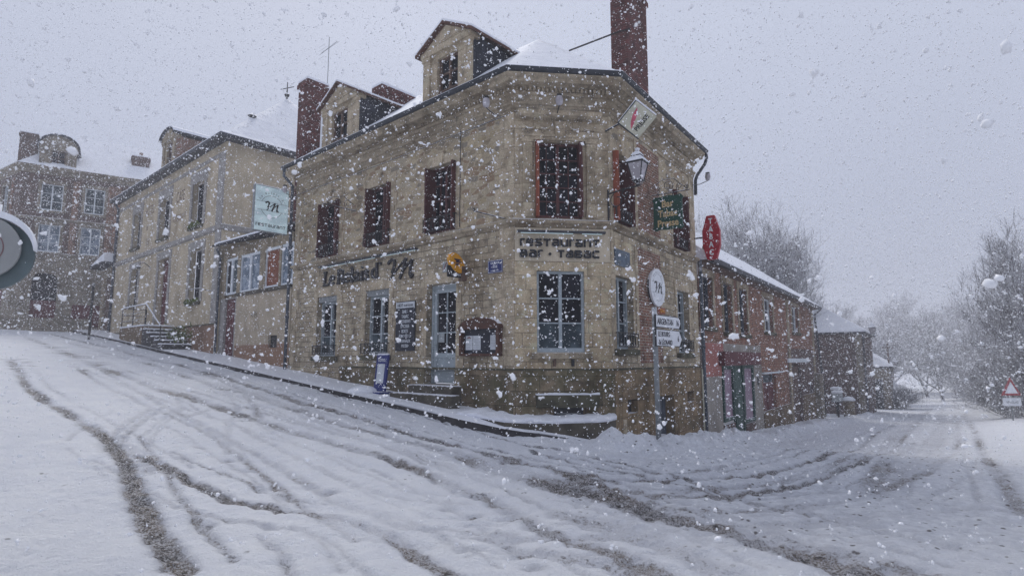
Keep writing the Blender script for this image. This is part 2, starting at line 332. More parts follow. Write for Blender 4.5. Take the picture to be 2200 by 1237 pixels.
# ---------------------------------------------------------------- mesh helpers
class MB:
    def __init__(s): s.v = []; s.f = []
    def add(s, vs, fs):
        k = len(s.v); s.v += [tuple(q) for q in vs]; s.f += [tuple(k + i for i in f) for f in fs]; return s
    def box(s, x0, x1, y0, y1, z0, z1):
        return s.add([(x0, y0, z0), (x1, y0, z0), (x1, y1, z0), (x0, y1, z0), (x0, y0, z1), (x1, y0, z1), (x1, y1, z1), (x0, y1, z1)],
                     [(0, 3, 2, 1), (4, 5, 6, 7), (0, 1, 5, 4), (1, 2, 6, 5), (2, 3, 7, 6), (3, 0, 4, 7)])
    def quad(s, *p): return s.add(p, [tuple(range(len(p)))])
    def prism(s, poly, y0, y1):     # polygon in x,z pushed through y
        n = len(poly)
        return s.add([(p[0], y0, p[1]) for p in poly] + [(p[0], y1, p[1]) for p in poly],
                     [tuple(range(n)), tuple(range(2 * n - 1, n - 1, -1))] + [(i, i + n, (i + 1) % n + n, (i + 1) % n) for i in range(n)])
    def prismz(s, poly, z0, z1):
        n = len(poly); z0 = [z0] * n if not hasattr(z0, '__len__') else z0; z1 = [z1] * n if not hasattr(z1, '__len__') else z1
        return s.add([(p[0], p[1], z) for p, z in zip(poly, z0)] + [(p[0], p[1], z) for p, z in zip(poly, z1)],
                     [tuple(range(n - 1, -1, -1)), tuple(range(n, 2 * n))] + [(i, (i + 1) % n, (i + 1) % n + n, i + n) for i in range(n)])
    def tube(s, pts, r, n=8, cap=True):
        pts = [Vector(p) for p in pts]; rs = r if hasattr(r, '__len__') else [r] * len(pts); k0 = len(s.v)
        up = None
        for i, p in enumerate(pts):
            d = (pts[min(i + 1, len(pts) - 1)] - pts[max(i - 1, 0)])
            d = d.normalized() if d.length > 1e-9 else Vector((0, 0, 1))
            if up is None: up = Vector((0, 0, 1)) if abs(d.z) < .9 else Vector((1, 0, 0))
            a = d.cross(up).normalized(); b2 = a.cross(d).normalized(); up = b2
            for k in range(n):
                an = 2 * math.pi * k / n; s.v.append(tuple(p + a * (math.cos(an) * rs[i]) + b2 * (math.sin(an) * rs[i])))
        for i in range(len(pts) - 1):
            for k in range(n): s.f.append((k0 + i * n + k, k0 + i * n + (k + 1) % n, k0 + (i + 1) * n + (k + 1) % n, k0 + (i + 1) * n + k))
        if cap: s.f.append(tuple(k0 + k for k in range(n - 1, -1, -1))); s.f.append(tuple(k0 + (len(pts) - 1) * n + k for k in range(n)))
        return s
    def lathe(s, prof, c=(0, 0, 0), n=16, sides=None):
        n = sides or n; k0 = len(s.v); ph = math.pi / n if n == 4 or n == 6 else 0
        for r, z in prof:
            for k in range(n): s.v.append((c[0] + r * math.cos(2 * math.pi * k / n + ph), c[1] + r * math.sin(2 * math.pi * k / n + ph), c[2] + z))
        for i in range(len(prof) - 1):
            for k in range(n): s.f.append((k0 + i * n + k, k0 + i * n + (k + 1) % n, k0 + (i + 1) * n + (k + 1) % n, k0 + (i + 1) * n + k))
        s.f.append(tuple(k0 + k for k in range(n - 1, -1, -1))); s.f.append(tuple(k0 + (len(prof) - 1) * n + k for k in range(n)))
        return s
    def disc(s, cx, cz, r, y0, y1, n=40, rz=None):
        return s.prism([(cx + r * math.cos(2 * math.pi * k / n), cz + (rz or r) * math.sin(2 * math.pi * k / n)) for k in range(n)], y0, y1)
    def ring(s, cx, cz, r, wd, y0, y1, a0=0, a1=360, n=40):
        pts = [(cx + r * math.cos(R_(a0 + (a1 - a0) * k / n)), cz + r * math.sin(R_(a0 + (a1 - a0) * k / n))) for k in range(n + 1)]
        return s.ribbon(pts, wd, y0, y1)
    def ribbon(s, pts, wd, y0, y1, nib=None):
        P = [np.array(p, float) for p in pts]; n = len(P); A = []; B = []
        for i in range(n):
            t = P[min(i + 1, n - 1)] - P[max(i - 1, 0)]; t = t / (np.hypot(*t) + 1e-9); q = np.array([-t[1], t[0]])
            if nib: wi = nib[0] + (wd - nib[0]) * abs(t[1] * math.cos(R_(nib[1])) - t[0] * math.sin(R_(nib[1])))
            else: wi = wd
            k = 1.
            if 0 < i < n - 1 and not nib:
                t1 = P[i] - P[i - 1]; t1 = t1 / (np.hypot(*t1) + 1e-9); k = min(1.5, 1 / max(.4, abs(t1 @ t)))
            A.append(P[i] + q * wi / 2 * k); B.append(P[i] - q * wi / 2 * k)
        k0 = len(s.v)
        for i in range(n):
            for c in (A[i], B[i]):
                for y in (y0, y1): s.v.append((c[0], y, c[1]))
        for i in range(n - 1):
            a = k0 + i * 4; b2 = a + 4
            s.f += [(a, b2, b2 + 2, a + 2), (a + 1, a + 3, b2 + 3, b2 + 1), (a, a + 1, b2 + 1, b2), (a + 2, b2 + 2, b2 + 3, a + 3)]
        s.f += [(k0, k0 + 2, k0 + 3, k0 + 1), (k0 + n * 4 - 4, k0 + n * 4 - 3, k0 + n * 4 - 1, k0 + n * 4 - 2)]
        return s
    def mesh(s, name, mat, smooth=False):
        me = bpy.data.meshes.new(name); me.from_pydata(s.v, [], s.f); me.validate()
        if mat: me.materials.append(mat)
        import bmesh
        bm = bmesh.new(); bm.from_mesh(me); bmesh.ops.recalc_face_normals(bm, faces=bm.faces); bm.to_mesh(me); bm.free()
        if smooth: me.shade_smooth()
        return me
from mathutils import noise as mnoise
def rough(o, amp=.03, cell=.12, jit=True):
    """break a snow slab up into a crumbly, sagging surface"""
    import bmesh
    bm = bmesh.new(); bm.from_mesh(o.data); bmesh.ops.remove_doubles(bm, verts=bm.verts, dist=.0005)
    for _ in range(6):
        ed = [e for e in bm.edges if e.calc_length() > cell]
        if not ed or len(bm.verts) > 30000: break
        bmesh.ops.subdivide_edges(bm, edges=ed, cuts=1, use_grid_fill=True); bmesh.ops.triangulate(bm, faces=[f for f in bm.faces if len(f.verts) > 4])
    bm.normal_update()
    for v in bm.verts:
        p = v.co; n1 = mnoise.noise(p * 4.2 + Vector((3, 7, 1))); n2 = mnoise.noise(p * 13)
        if v.normal.z > -.3: v.co = p + Vector((mnoise.noise(p * 9) * amp * .6, mnoise.noise(p * 9 + Vector((5, 5, 5))) * amp * .6, (n1 + n2 * .5) * amp))
    bm.to_mesh(o.data); bm.free(); o.data.shade_smooth()
    for m_ in list(o.modifiers): o.modifiers.remove(m_)
    return o
W = {}
def link(name, data, parent=None, MW=I4):
    o = bpy.data.objects.new(name, data); col.objects.link(o); W[o.name] = MW.copy()
    if parent is not None: o.parent = parent; o.matrix_basis = W[parent.name].inverted() @ MW
    else: o.matrix_basis = MW
    return o
def part(name, mb, mat, parent, MW=I4, smooth=False, bev=0):
    o = link(name, mb.mesh(name, M[mat] if isinstance(mat, str) else mat, smooth), parent, MW)
    if bev:
        b = o.modifiers.new('bevel', 'BEVEL'); b.width = bev; b.segments = 2; b.limit_method = 'ANGLE'
    return o
def tag(o, label, cat, group=None, kind=None):
    if label: o['label'] = label
    if cat: o['category'] = cat
    if group: o['group'] = group
    if kind: o['kind'] = kind
    return o
def thing(name, MW, label, cat, group=None): return tag(link(name, None, None, MW), label, cat, group)
def structure(name, mb, mat): o = part(name, mb, mat, None); o['kind'] = 'structure'; return o
def text(name, s, size, mat, parent, MW, cx, z, sx=1., y=-.004, ext=.004, bold=0., align='CENTER', rot=0):
    cu = bpy.data.curves.new('t', 'FONT'); cu.body = s; cu.size = 1; cu.align_x = align; cu.extrude = ext / size / 2; cu.offset = bold; cu.resolution_u = 3
    to = bpy.data.objects.new('t', cu); col.objects.link(to); dg = bpy.context.evaluated_depsgraph_get()
    me = bpy.data.meshes.new_from_object(to.evaluated_get(dg)); bpy.data.objects.remove(to); bpy.data.curves.remove(cu)
    # upright plane: text x -> local x, text y -> local z ; cap height of the font is about .73
    k = size / .73
    me.transform(Matrix.Translation((cx, y, z)) @ Matrix.Rotation(-rot, 4, 'Y') @ Matrix(((k * sx, 0, 0, 0), (0, 0, -k, 0), (0, k, 0, 0), (0, 0, 0, 1))))
    me.materials.clear(); me.materials.append(M[mat]); me.name = name
    return link(name, me, parent, MW)

def wall_mb(x0, x1, z0, z1, ops, dep=.22, y=0.):
    mb = MB(); xs = sorted({x0, x1, *[o[0] for o in ops], *[o[1] for o in ops]}); zs = sorted({z0, z1, *[o[2] for o in ops], *[o[3] for o in ops]})
    for i in range(len(xs) - 1):
        for j in range(len(zs) - 1):
            mx, mz = (xs[i] + xs[i + 1]) / 2, (zs[j] + zs[j + 1]) / 2
            if any(o[0] < mx < o[1] and o[2] < mz < o[3] for o in ops): continue
            mb.quad((xs[i], y, zs[j]), (xs[i + 1], y, zs[j]), (xs[i + 1], y, zs[j + 1]), (xs[i], y, zs[j + 1]))
    for a, b, c, d in ops:
        mb.quad((a, y, c), (a, y, d), (a, y + dep, d), (a, y + dep, c)); mb.quad((b, y, c), (b, y + dep, c), (b, y + dep, d), (b, y, d))
        mb.quad((a, y, d), (b, y, d), (b, y + dep, d), (a, y + dep, d)); mb.quad((a, y, c), (a, y + dep, c), (b, y + dep, c), (b, y, c))
    return mb
def wallpart(name, mat, parent, MW, *a, **k):
    me = bpy.data.meshes.new(name); mb = wall_mb(*a, **k); me.from_pydata(mb.v, [], mb.f); me.materials.append(M[mat])
    return link(name, me, parent, MW)

def window(root, MW, x0, x1, z0, z1, dep=.2, rows=3, cols=1, fm='frame', gm='glass', low=None, sill=None, shut=None, rail=False, box=None, single=False):
    mb = MB(); a, b, c, d = x0 + .002, x1 - .002, z0 + .002, z1 - .002
    if box: d -= .17
    y0, y1 = dep - .06, dep + .05; fw = .055; xm = (a + b) / 2
    mb.box(a, a + fw, y0, y1, c, d); mb.box(b - fw, b, y0, y1, c, d); mb.box(a + fw, b - fw, y0, y1, d - fw, d); mb.box(a + fw, b - fw, y0, y1, c, c + .09)
    leaves = [(a + fw, b - fw)] if single else [(a + fw, xm - .035), (xm + .035, b - fw)]
    if not single: mb.box(xm - .035, xm + .035, y0 + .003, y1, c + .09, d - fw)
    for p, q in leaves:
        for k in range(1, rows):
            zz = c + .09 + (d - fw - c - .09) * k / rows; mb.box(p, q, y0 + .02, y1, zz - .014, zz + .014)
        for k in range(1, cols):
            xx = p + (q - p) * k / cols; mb.box(xx - .008, xx + .008, y0 + .022, y1, c + .09, d - fw)
    wo = part('window', mb, fm, root, MW)
    part('pane', MB().box(a + .02, b - .02, dep + .02, dep + .04, c + .02, d - .02), gm, wo, MW)
    if low:
        part('curtain', MB().box(a + fw, b - fw, dep + .008, dep + .018, c + .09, c + .09 + (d - fw - c - .09) / rows - .014), low, wo, MW)
    if box: part('shutter_box', MB().box(a, b, .03, dep + .05, d + .002, z1 - .002), 'steel', wo, MW)
    if sill: part('sill', MB().box(x0 - .12, x1 + .12, -.12, .0, z0 - .14, z0 - .01), sill, wo, MW, bev=.012)
    if shut:
        for xx, mm in ((x0 + .004, shut[0]), (x1 - .069, shut[1])):
            s = MB().box(xx, xx + .03, -.13, dep - .07, z0 + .02, z1 - .02); s.box(xx + .034, xx + .065, -.15, dep - .075, z0 + .02, z1 - .02)
            for k in range(1, 4): s.box(xx - .002, xx + .0664, -.134, -.131, z0 + (z1 - z0) * k / 4 - .03, z0 + (z1 - z0) * k / 4 + .03)
            part('shutter', s, mm, wo, MW)
    if rail:
        r = MB(); zt = z0 + (rail if isinstance(rail, float) else .34); ya, yb = -.115, -.095
        r.box(x0 - .06, x1 + .06, ya, yb, zt, zt + .025); r.box(x0 - .06, x1 + .06, ya, yb, z0 + .04, z0 + .06)
        for sx_ in (x0 - .06, x1 + .045): r.box(sx_, sx_ + .015, yb + .001, 0, zt, zt + .025); r.box(sx_, sx_ + .015, ya + .001, yb, z0 + .061, zt - .001)
        n = max(3, int((x1 - x0) / .13))
        for k in range(n):
            cx_ = x0 + (x1 - x0) * (k + .5) / n; h = (zt - z0 - .06) / 2
            pts = [(cx_ + .045 * math.sin(t_) * (1 - .3 * math.cos(t_)), (ya + yb) / 2, z0 + .06 + h + h * .9 * math.cos(t_)) for t_ in np.linspace(0, 2 * math.pi, 11)]
            r.tube(pts, .007, 4); r.tube([(cx_ - (x1 - x0) / n / 2, -.105, z0 + .06), (cx_ - (x1 - x0) / n / 2, -.105, zt)], .006, 4)
        part('railing', r, 'iron', wo, MW)
    return wo
def surround(root, MW, x0, x1, z0, z1, wd=.2, mat='dressed', proud=.025, top=.25, quoin=True):
    mb = MB(); n = max(2, int((z1 - z0) / .3)); h = (z1 - z0) / n
    for k in range(n):
        e = wd + (.1 if quoin and k % 2 else 0)
        mb.box(x0 - e, x0, -proud, .02, z0 + k * h + .002, z0 + (k + 1) * h - .002); mb.box(x1, x1 + e, -proud, .02, z0 + k * h + .002, z0 + (k + 1) * h - .002)
    mb.box(x0 - wd - .05, x1 + wd + .05, -proud - .003, .02, z1 + .001, z1 + top)
    return part('surround', mb, mat, root, MW)
def sweep(path, prof, closed=True):
    """profile [(d outwards, z)] swept with mitres along a plan path (outside is on its right)"""
    P = [np.array(p[:2], float) for p in path]; n = len(P); mb = MB(); k = len(prof)
    for i in range(n):
        ns = []
        for a, b in ((i - 1, i), (i, i + 1)):
            if a >= 0 and b < n: t = P[b] - P[a]; t /= np.hypot(*t); ns.append(np.array([t[1], -t[0]]))
        m = sum(ns); m = m / np.hypot(*m); m = m / (m @ ns[0])
        for d, z in prof: q = P[i] + m * d; mb.v.append((q[0], q[1], z))
    for i in range(n - 1):
        for j in range(k): mb.f.append((i * k + j, (i + 1) * k + j, (i + 1) * k + (j + 1) % k, i * k + (j + 1) % k))
    mb.f.append(tuple(range(k))); mb.f.append(tuple((n - 1) * k + j for j in range(k - 1, -1, -1)))
    return mb

# ================================================================= GROUND
def polyline_field(px, py, pts, width, power=2.):
    best = np.full(px.shape, 1e9); pts = np.array(pts, float)
    for a, b in zip(pts[:-1], pts[1:]):
        ab = b[:2] - a[:2]; l2 = ab @ ab
        t = np.clip(((px - a[0]) * ab[0] + (py - a[1]) * ab[1]) / l2, 0, 1)
        best = np.minimum(best, np.hypot(px - a[0] - ab[0] * t, py - a[1] - ab[1] * t))
    return best
TRACKS = [  # half-width, dirt, depth, plan points
    (0.16, 0.75, 0.05, [(-24.86, 30.82), (-15.92, 23.54), (-11.96, 20.09), (-9.01, 17.51), (-6.27, 14.72), (-4.59, 12.96), (-3.12, 11.71), (-1.82, 10.57), (-0.75, 9.63), (0.0, 9.09), (0.66, 8.46), (1.13, 7.66), (1.47, 6.79)]),
    (0.15, 0.5, 0.04, [(-21.91, 26.42), (-14.61, 19.56), (-10.76, 15.99), (-7.89, 13.33), (-6.09, 11.92), (-4.5, 10.63), (-2.98, 9.53), (-2.06, 8.83), (-1.26, 8.09), (-0.56, 7.26), (-0.1, 6.59), (0.35, 5.71), (0.8, 5.24), (1.16, 4.64)]),
    (0.13, 0.7, 0.05, [(-15.04, 17.54), (-10.51, 12.79), (-8.32, 10.8), (-6.85, 9.51), (-5.82, 8.57), (-4.83, 7.47), (-3.93, 6.29), (-3.11, 5.26), (-2.39, 4.43)]),
    (0.1, 0.6, 0.04, [(-4.87, 7.82), (-3.75, 6.92), (-2.89, 6.25), (-2.22, 6.02), (-1.62, 5.86), (-1.2, 5.59), (-0.76, 4.99), (-0.42, 4.56)]),
    (0.08, 0.35, 0.03, [(-6.7, 11.36), (-6.19, 9.87), (-5.61, 8.61), (-5.18, 7.74)]),
    (0.08, 0.35, 0.03, [(-6.87, 11.32), (-6.29, 9.67), (-5.79, 8.57)]),
    (0.08, 0.3, 0.025, [(-5.17, 10.62), (-3.46, 8.86), (-2.41, 7.76), (-1.48, 6.86), (-0.51, 6.62)]),
    (0.1, 0.35, 0.03, [(-15.93, 21.09), (-7.32, 12.07), (-4.69, 9.52), (-3.06, 7.88), (-1.91, 6.5), (-0.97, 5.75), (0.0, 5.67)]),
    (0.28, 0.85, 0.06, [(-0.7, 9.0), (0.0, 8.14), (0.75, 7.5), (1.27, 6.87), (1.55, 6.31), (2.03, 5.88), (2.44, 5.32), (2.8, 4.72)]),
    (0.1, 0.6, 0.05, [(-0.14, 9.01), (0.53, 8.58), (1.26, 8.1), (1.87, 8.06), (2.57, 8.31), (3.51, 8.71), (5.27, 10.26), (13.97, 22.9), (29.27, 43.34)]),
    (0.1, 0.5, 0.04, [(0.0, 8.57), (0.9, 7.78), (1.68, 7.27), (2.58, 7.27), (3.69, 7.95), (5.68, 9.74), (15.49, 23.3), (37.91, 53.6)]),
    (0.12, 0.4, 0.03, [(0.84, 7.27), (1.75, 6.51), (2.84, 6.71), (4.23, 7.31), (6.36, 9.1), (14.19, 18.93), (32.45, 43.5)]),
    (0.14, 0.5, 0.04, [(5.52, 6.52), (7.93, 9.91), (18.29, 23.5), (32.98, 43.3)]),
    (0.09, 0.35, 0.03, [(-0.42, 5.51), (0.43, 5.59), (1.3, 5.68), (2.09, 6.04), (3.14, 6.28), (4.37, 6.68), (5.56, 6.88)]),
    (0.12, 0.3, 0.02, [(1.75, 5.72), (2.8, 6.08), (3.88, 6.32), (4.48, 5.84)]),
    (0.2, 0.35, 0.02, [(12.6, 18.77), (5.93, 9.54), (4.43, 7.55)]),
    (0.06, 0.35, 0.03, [(-2.16, 5.23), (-1.87, 4.91), (-1.6, 4.47)]),
    (0.12, 0.45, 0.03, [(-19.32, 25.25), (-12.38, 19.5), (-8.4, 15.61), (-5.92, 13.42), (-4.25, 11.77), (-2.81, 10.56), (-1.51, 9.71), (-0.35, 8.97), (0.49, 7.98)]),
    (0.12, 0.35, 0.025, [(-17.78, 22.34), (-11.73, 16.81), (-8.68, 14.27), (-6.54, 12.39), (-5.07, 11.14), (-3.56, 9.88)]),
    (0.12, 0.35, 0.025, [(-9.2, 17.35), (-5.76, 13.54), (-3.52, 11.23), (-1.93, 9.9), (-0.7, 9.0), (0.3, 7.78), (0.84, 6.83)]),
    (0.1, 0.3, 0.02, [(-4.92, 10.47), (-4.58, 10.82), (-5.64, 12.79), (-6.43, 14.05)]),
    (0.22, 0.3, 0.02, [(-5.62, 8.33), (-4.88, 7.71), (-4.27, 7.16)]),
    (0.2, 0.35, 0.03, [(0.49, 6.39), (1.01, 5.95), (1.41, 5.28), (1.64, 4.68)]),
    (0.16, 0.45, 0.03, [(1.23, 6.67), (1.8, 6.15), (2.38, 5.76), (2.88, 5.24), (3.2, 4.72)]),
    (0.1, 0.3, 0.02, [(3.16, 6.83), (3.57, 6.28), (4.03, 5.84), (4.58, 5.44)]),
    (0.12, 0.3, 0.02, [(2.01, 7.43), (3.06, 7.91), (4.81, 9.1), (10.56, 16.92), (24.74, 36.05)]),
    (0.3, 0.25, 0.015, [(4.67, 7.55), (8.79, 12.69), (19.8, 27.19), (38.81, 53.68)]),
    (0.14, 0.35, 0.02, [(0.08, 5.2), (0.57, 5.0), (1.09, 4.76)]),
]
BERM = [(1.99, 11.09), (2.54, 10.85), (3.51, 11.26), (6.16, 15.77), (10.08, 21.48), (16.52, 30.11), (24.3, 39.69)]
MOUND = (1.89, 10.61)
LEFTBANK = [(-8.14, 9.7), (-5.75, 7.78), (-4.23, 6.09), (-3.09, 4.71)]
ROADMID = [(3.7037294070539826, 7.970329291297326), (6.614344257840429, 12.035833096532464), (11.271328019098744, 18.540639184908684), (17.09255772067164, 26.67164679537896), (28.73501712381743, 42.933662016319516), (52.019935930109014, 75.45769245820063)]
FOOT = [(-0.06, 5.43), (0.02, 5.27), (0.1, 5.12), (0.18, 4.84), (0.75, 4.92), (0.87, 4.76), (0.93, 4.72), (-4.48, 8.58), (-3.83, 8.07), (-3.37, 7.56), (-2.08, 6.89), (-2.77, 5.5), (0.82, 4.68), (-0.7, 6.46), (-0.39, 6.27), (-0.05, 6.15), (4.55, 10.82), (4.12, 10.18)]

def vnoise(x, y, s, seed):
    g = np.random.default_rng(seed).random((256, 256)); fx, fy = x * s, y * s
    ix, iy = np.floor(fx).astype(int), np.floor(fy).astype(int); tx, ty = fx - ix, fy - iy
    tx = tx * tx * (3 - 2 * tx); ty = ty * ty * (3 - 2 * ty); ix &= 255; iy &= 255; jx = (ix + 1) & 255; jy = (iy + 1) & 255
    return (g[ix, iy] * (1 - tx) + g[jx, iy] * tx) * (1 - ty) + (g[ix, jy] * (1 - tx) + g[jx, jy] * tx) * ty
def fbm(x, y, s, seed, o=4):
    r = np.zeros(x.shape); a = .5
    for k in range(o): r += a * (vnoise(x, y, s, seed + k) - .5); s *= 2.03; a *= .5
    return r
def axis(segs):
    out_ = []
    for a, b, st in segs: out_ += list(np.arange(a, b, st))
    out_.append(segs[-1][1]); return np.array(out_)
gx = axis([(-400, -130, 30), (-130, -50, 5), (-50, -26, 1.), (-26, -12, .25), (-12, -7, .08), (-7, 9, .035), (9, 15, .08), (15, 40, .3), (40, 90, 1.2), (90, 140, 6), (140, 500, 40)])
gy = axis([(-60, -8, 6), (-8, 1.5, .6), (1.5, 12.5, .035), (12.5, 17, .07), (17, 30, .2), (30, 60, .5), (60, 130, 2), (130, 170, 8), (170, 700, 60)])
GX, GY = np.meshgrid(gx, gy)
step = 1
Z0 = gz(GX, GY)
SL = np.zeros(GX.shape); DZ = np.zeros(GX.shape); WO = np.zeros(GX.shape)
near = (np.abs(GX) < 60) & (GY > 0) & (GY < 110)
nx_, ny_ = GX[near], GY[near]
wob = fbm(nx_, ny_, 1.1, 60, 4); wob2 = fbm(nx_, ny_, 6, 80, 3); patch = fbm(nx_, ny_, .7, 95, 3)
sl = np.zeros(nx_.shape); dz = np.zeros(nx_.shape)
def shifted(pts, o):
    P = np.array(pts, float); T_ = np.gradient(P, axis=0); T_ /= np.hypot(T_[:, 0], T_[:, 1])[:, None] + 1e-9
    return [tuple(p) for p in P + np.stack([-T_[:, 1], T_[:, 0]], 1) * o]
EX = []
for i, (tw, st_, dp, pts) in enumerate(TRACKS[:24]):
    for o, w2, k in (((.42, .045, .45), (-.5, .05, .3)) if i % 2 else ((.36, .05, .4), (1.35, .08, .45))): EX.append((w2, st_ * k + .1, dp * .6, shifted(pts, o)))
for tw, st_, dp, pts in TRACKS + EX:
    tw *= 1.15; st_ = min(1, st_ * 1.25 + .05)
    d = polyline_field(nx_, ny_, pts, tw) + wob * (.03 if tw < .1 else .05) + wob2 * .05
    m = np.clip(1.25 - d / tw, 0, 1); m = m * m * (3 - 2 * m)
    sl = np.maximum(sl, m * np.clip(st_ * (1 + patch * 2.2), 0, 1)); dz = np.minimum(dz, -dp * m * .85)
    sh_ = np.exp(-((d - tw * 1.45) / (tw * .42)) ** 2); dz = dz + sh_ * dp * .5 * (1 + wob2 * 2)
bm_ = polyline_field(nx_, ny_, BERM, .4) + wob * .3
berm = np.exp(-(bm_ / .42) ** 2) * .24 * (1 + 1.4 * fbm(nx_, ny_, 2.4, 300, 4) + .8 * wob2)
dz = dz + np.maximum(berm, 0)
mound = np.exp(-(((nx_ - MOUND[0]) / .42) ** 2 + ((ny_ - MOUND[1]) / .3) ** 2)) * .16; dz = dz + mound
bl_ = polyline_field(nx_, ny_, LEFTBANK, .4) + wob * .5
dz = dz + np.clip(1 - bl_ / 1.6, 0, 1) ** .5 * .06
dz = dz + fbm(nx_, ny_, .55, 11, 4) * .10 + fbm(nx_, ny_, 3.2, 31, 4) * .03 + fbm(nx_, ny_, 7, 51, 3) * (.06 + .13 * sl + .12 * np.exp(-(bm_ / 1.0) ** 2))
SL[near] = sl; DZ[near] = dz
wo = np.clip(1 - polyline_field(nx_, ny_, ROADMID, 1) / 4.2, 0, 1); wo = np.clip(wo * 2, 0, 1); WO[near] = wo
for fx, fy in FOOT:
    e = np.hypot((nx_ - fx) / .11, (ny_ - fy) / .08); k = np.exp(-e ** 2); dz = dz - k * .05; sl = np.maximum(sl, k * .75)
SL[near] = sl; DZ[near] = dz
far = ~near
DZ[far] = fbm(GX[far], GY[far], .3, 12, 3) * .4
V = np.stack([GX.ravel(), GY.ravel(), (Z0 + DZ).ravel()], 1); nxn, nyn = len(gx), len(gy)
idx = np.arange(nxn * nyn).reshape(nyn, nxn); F = np.stack([idx[:-1, :-1].ravel(), idx[:-1, 1:].ravel(), idx[1:, 1:].ravel(), idx[1:, :-1].ravel()], 1)
def fastmesh(name, V, F, mat, smooth=True):
    me = bpy.data.meshes.new(name); me.vertices.add(len(V)); me.vertices.foreach_set('co', V.astype(np.float32).ravel())
    k = F.shape[1]; me.loops.add(F.size); me.loops.foreach_set('vertex_index', F.astype(np.int32).ravel())
    me.polygons.add(len(F)); me.polygons.foreach_set('loop_start', np.arange(0, F.size, k, dtype=np.int32))
    me.update(calc_edges=True); me.materials.append(mat)
    if smooth: me.shade_smooth()
    return me
gme = fastmesh('snowy_ground', V, F, M['ground'])
for nm, arr in (('slush', SL), ('worn', WO)):
    a = gme.attributes.new(nm, 'FLOAT', 'POINT'); a.data.foreach_set('value', arr.astype(np.float32).ravel())
go = link('ground', gme); go['kind'] = 'structure'

# pavement with its dark kerb along the left-hand street, turning round the corner
KP = [L.w(x, 0, 1.25) for x in np.arange(-23, 9.6, .5)] + [CH.w(-.3, 0, 1.22), CH.w(.05, 0, 1.08), CH.w(.4, 0, 1.0), CH.w(.9, 0, .98), CH.w(1.4, 0, .98), CH.w(1.75, 0, .9)]
KZ = [float(zl(x)) - .03 for x in np.arange(-23, 9.6, .5)] + [.27, .2, .14, .06, -.02, -.08]
WP = [L.w(x, 0, -.15) for x in np.arange(-23, 9.6, .5)] + [CH.w(.0, 0, 0), CH.w(.3, 0, -.1), CH.w(.6, 0, -.1), CH.w(1.1, 0, -.1), CH.w(1.6, 0, -.1), CH.w(1.9, 0, -.1)]
mb = MB(); n = len(KP); ts = [0, .3, .6, .85, 1.0]
for i in range(n):
    for t_ in ts:
        x = WP[i][0] * (1 - t_) + KP[i][0] * t_; y = WP[i][1] * (1 - t_) + KP[i][1] * t_
        mb.v.append((x, y, KZ[i] + .035 + .03 * float(fbm(np.array([x]), np.array([y]), 1.7, 5)[0]) * 2 + (.02 if t_ < .1 else 0) - (.02 if t_ == 1 else 0)))
for i in range(n - 1):
    for j in range(len(ts) - 1): a = i * len(ts) + j; mb.f.append((a, a + 1, a + 1 + len(ts), a + len(ts)))
rough(structure('pavement', mb, 'snow'), .055, .16)
mb = MB()
for i in range(n - 1):
    a, b = np.array(KP[i][:2]), np.array(KP[i + 1][:2]); t = b - a; t /= np.hypot(*t); N = np.array([t[1], -t[0]]); b = b - t * .006
    k = len(mb.v)
    for q, z in ((a, KZ[i]), (b, KZ[i + 1])):
        for dd in (-.14, .012):
            e = q + N * dd; mb.v += [(e[0], e[1], z - .4), (e[0], e[1], z + .012)]
    mb.f += [(k, k + 4, k + 5, k + 1), (k + 2, k + 3, k + 7, k + 6), (k + 1, k + 5, k + 7, k + 3), (k, k + 1, k + 3, k + 2), (k + 4, k + 6, k + 7, k + 5)]
structure('kerb', mb, 'stone_dark')

# ================================================================= MAIN CORNER BUILDING
main = thing('corner_building', L.M(LL, 0), 'two-storey stone corner building with a chamfered front, dark red upper windows and dormers', 'building')
LM, CM, RM = L.M(), CH.M(), R.M()
opL = [(1.62, 2.72, 1.68, 3.48), (4.2, 5.28, 1.70, 3.48), (6.84, 7.92, 1.0, 3.42), (1.6, 2.68, 4.70, 6.42), (4.16, 5.24, 4.70, 6.42), (6.8, 7.86, 4.70, 6.42)]
wallpart('ground_floor_wall', 'coursed', main, LM, 0, LL, .2, 4.6, [o for o in opL if o[3] < 4])
wallpart('upper_floor_wall', 'rubble', main, LM, 0, LL, 4.6, 7.15, [o for o in opL if o[3] > 4])
opC = [(.48, 1.53, 4.68, 6.44), (.50, 1.56, 1.74, 3.51)]
wallpart('ground_floor_wall', 'ashlar', main, CM, 0, CL, -.6, 4.6, opC[1:])
wallpart('upper_floor_wall', 'dressed', main, CM, 0, CL, 4.6, 7.15, opC[:1])
opR = [(.16, 1.1, 1.82, 3.46), (4.05, 5.0, 1.76, 3.5), (2.36, 3.5, -1.3, .67), (.6, 1.14, .38, .69), (4.52, 5.06, .4, .7), (.14, 1.06, 4.68, 6.34), (3.92, 4.94, 4.68, 6.34)]
wallpart('ground_floor_wall', 'coursed', main, RM, 0, RL, 1.3, 4.6, opR[:2])
wallpart('upper_floor_wall', 'rubble', main, RM, 0, RL, 4.6, 7.15, opR[5:])
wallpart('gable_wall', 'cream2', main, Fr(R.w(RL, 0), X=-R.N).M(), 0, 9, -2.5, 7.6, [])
wallpart('gable_wall', 'rubble', main, Fr(L.w(0, 0, -6.2), X=L.N).M(), 0, 6.2, -.5, 7.6, [])
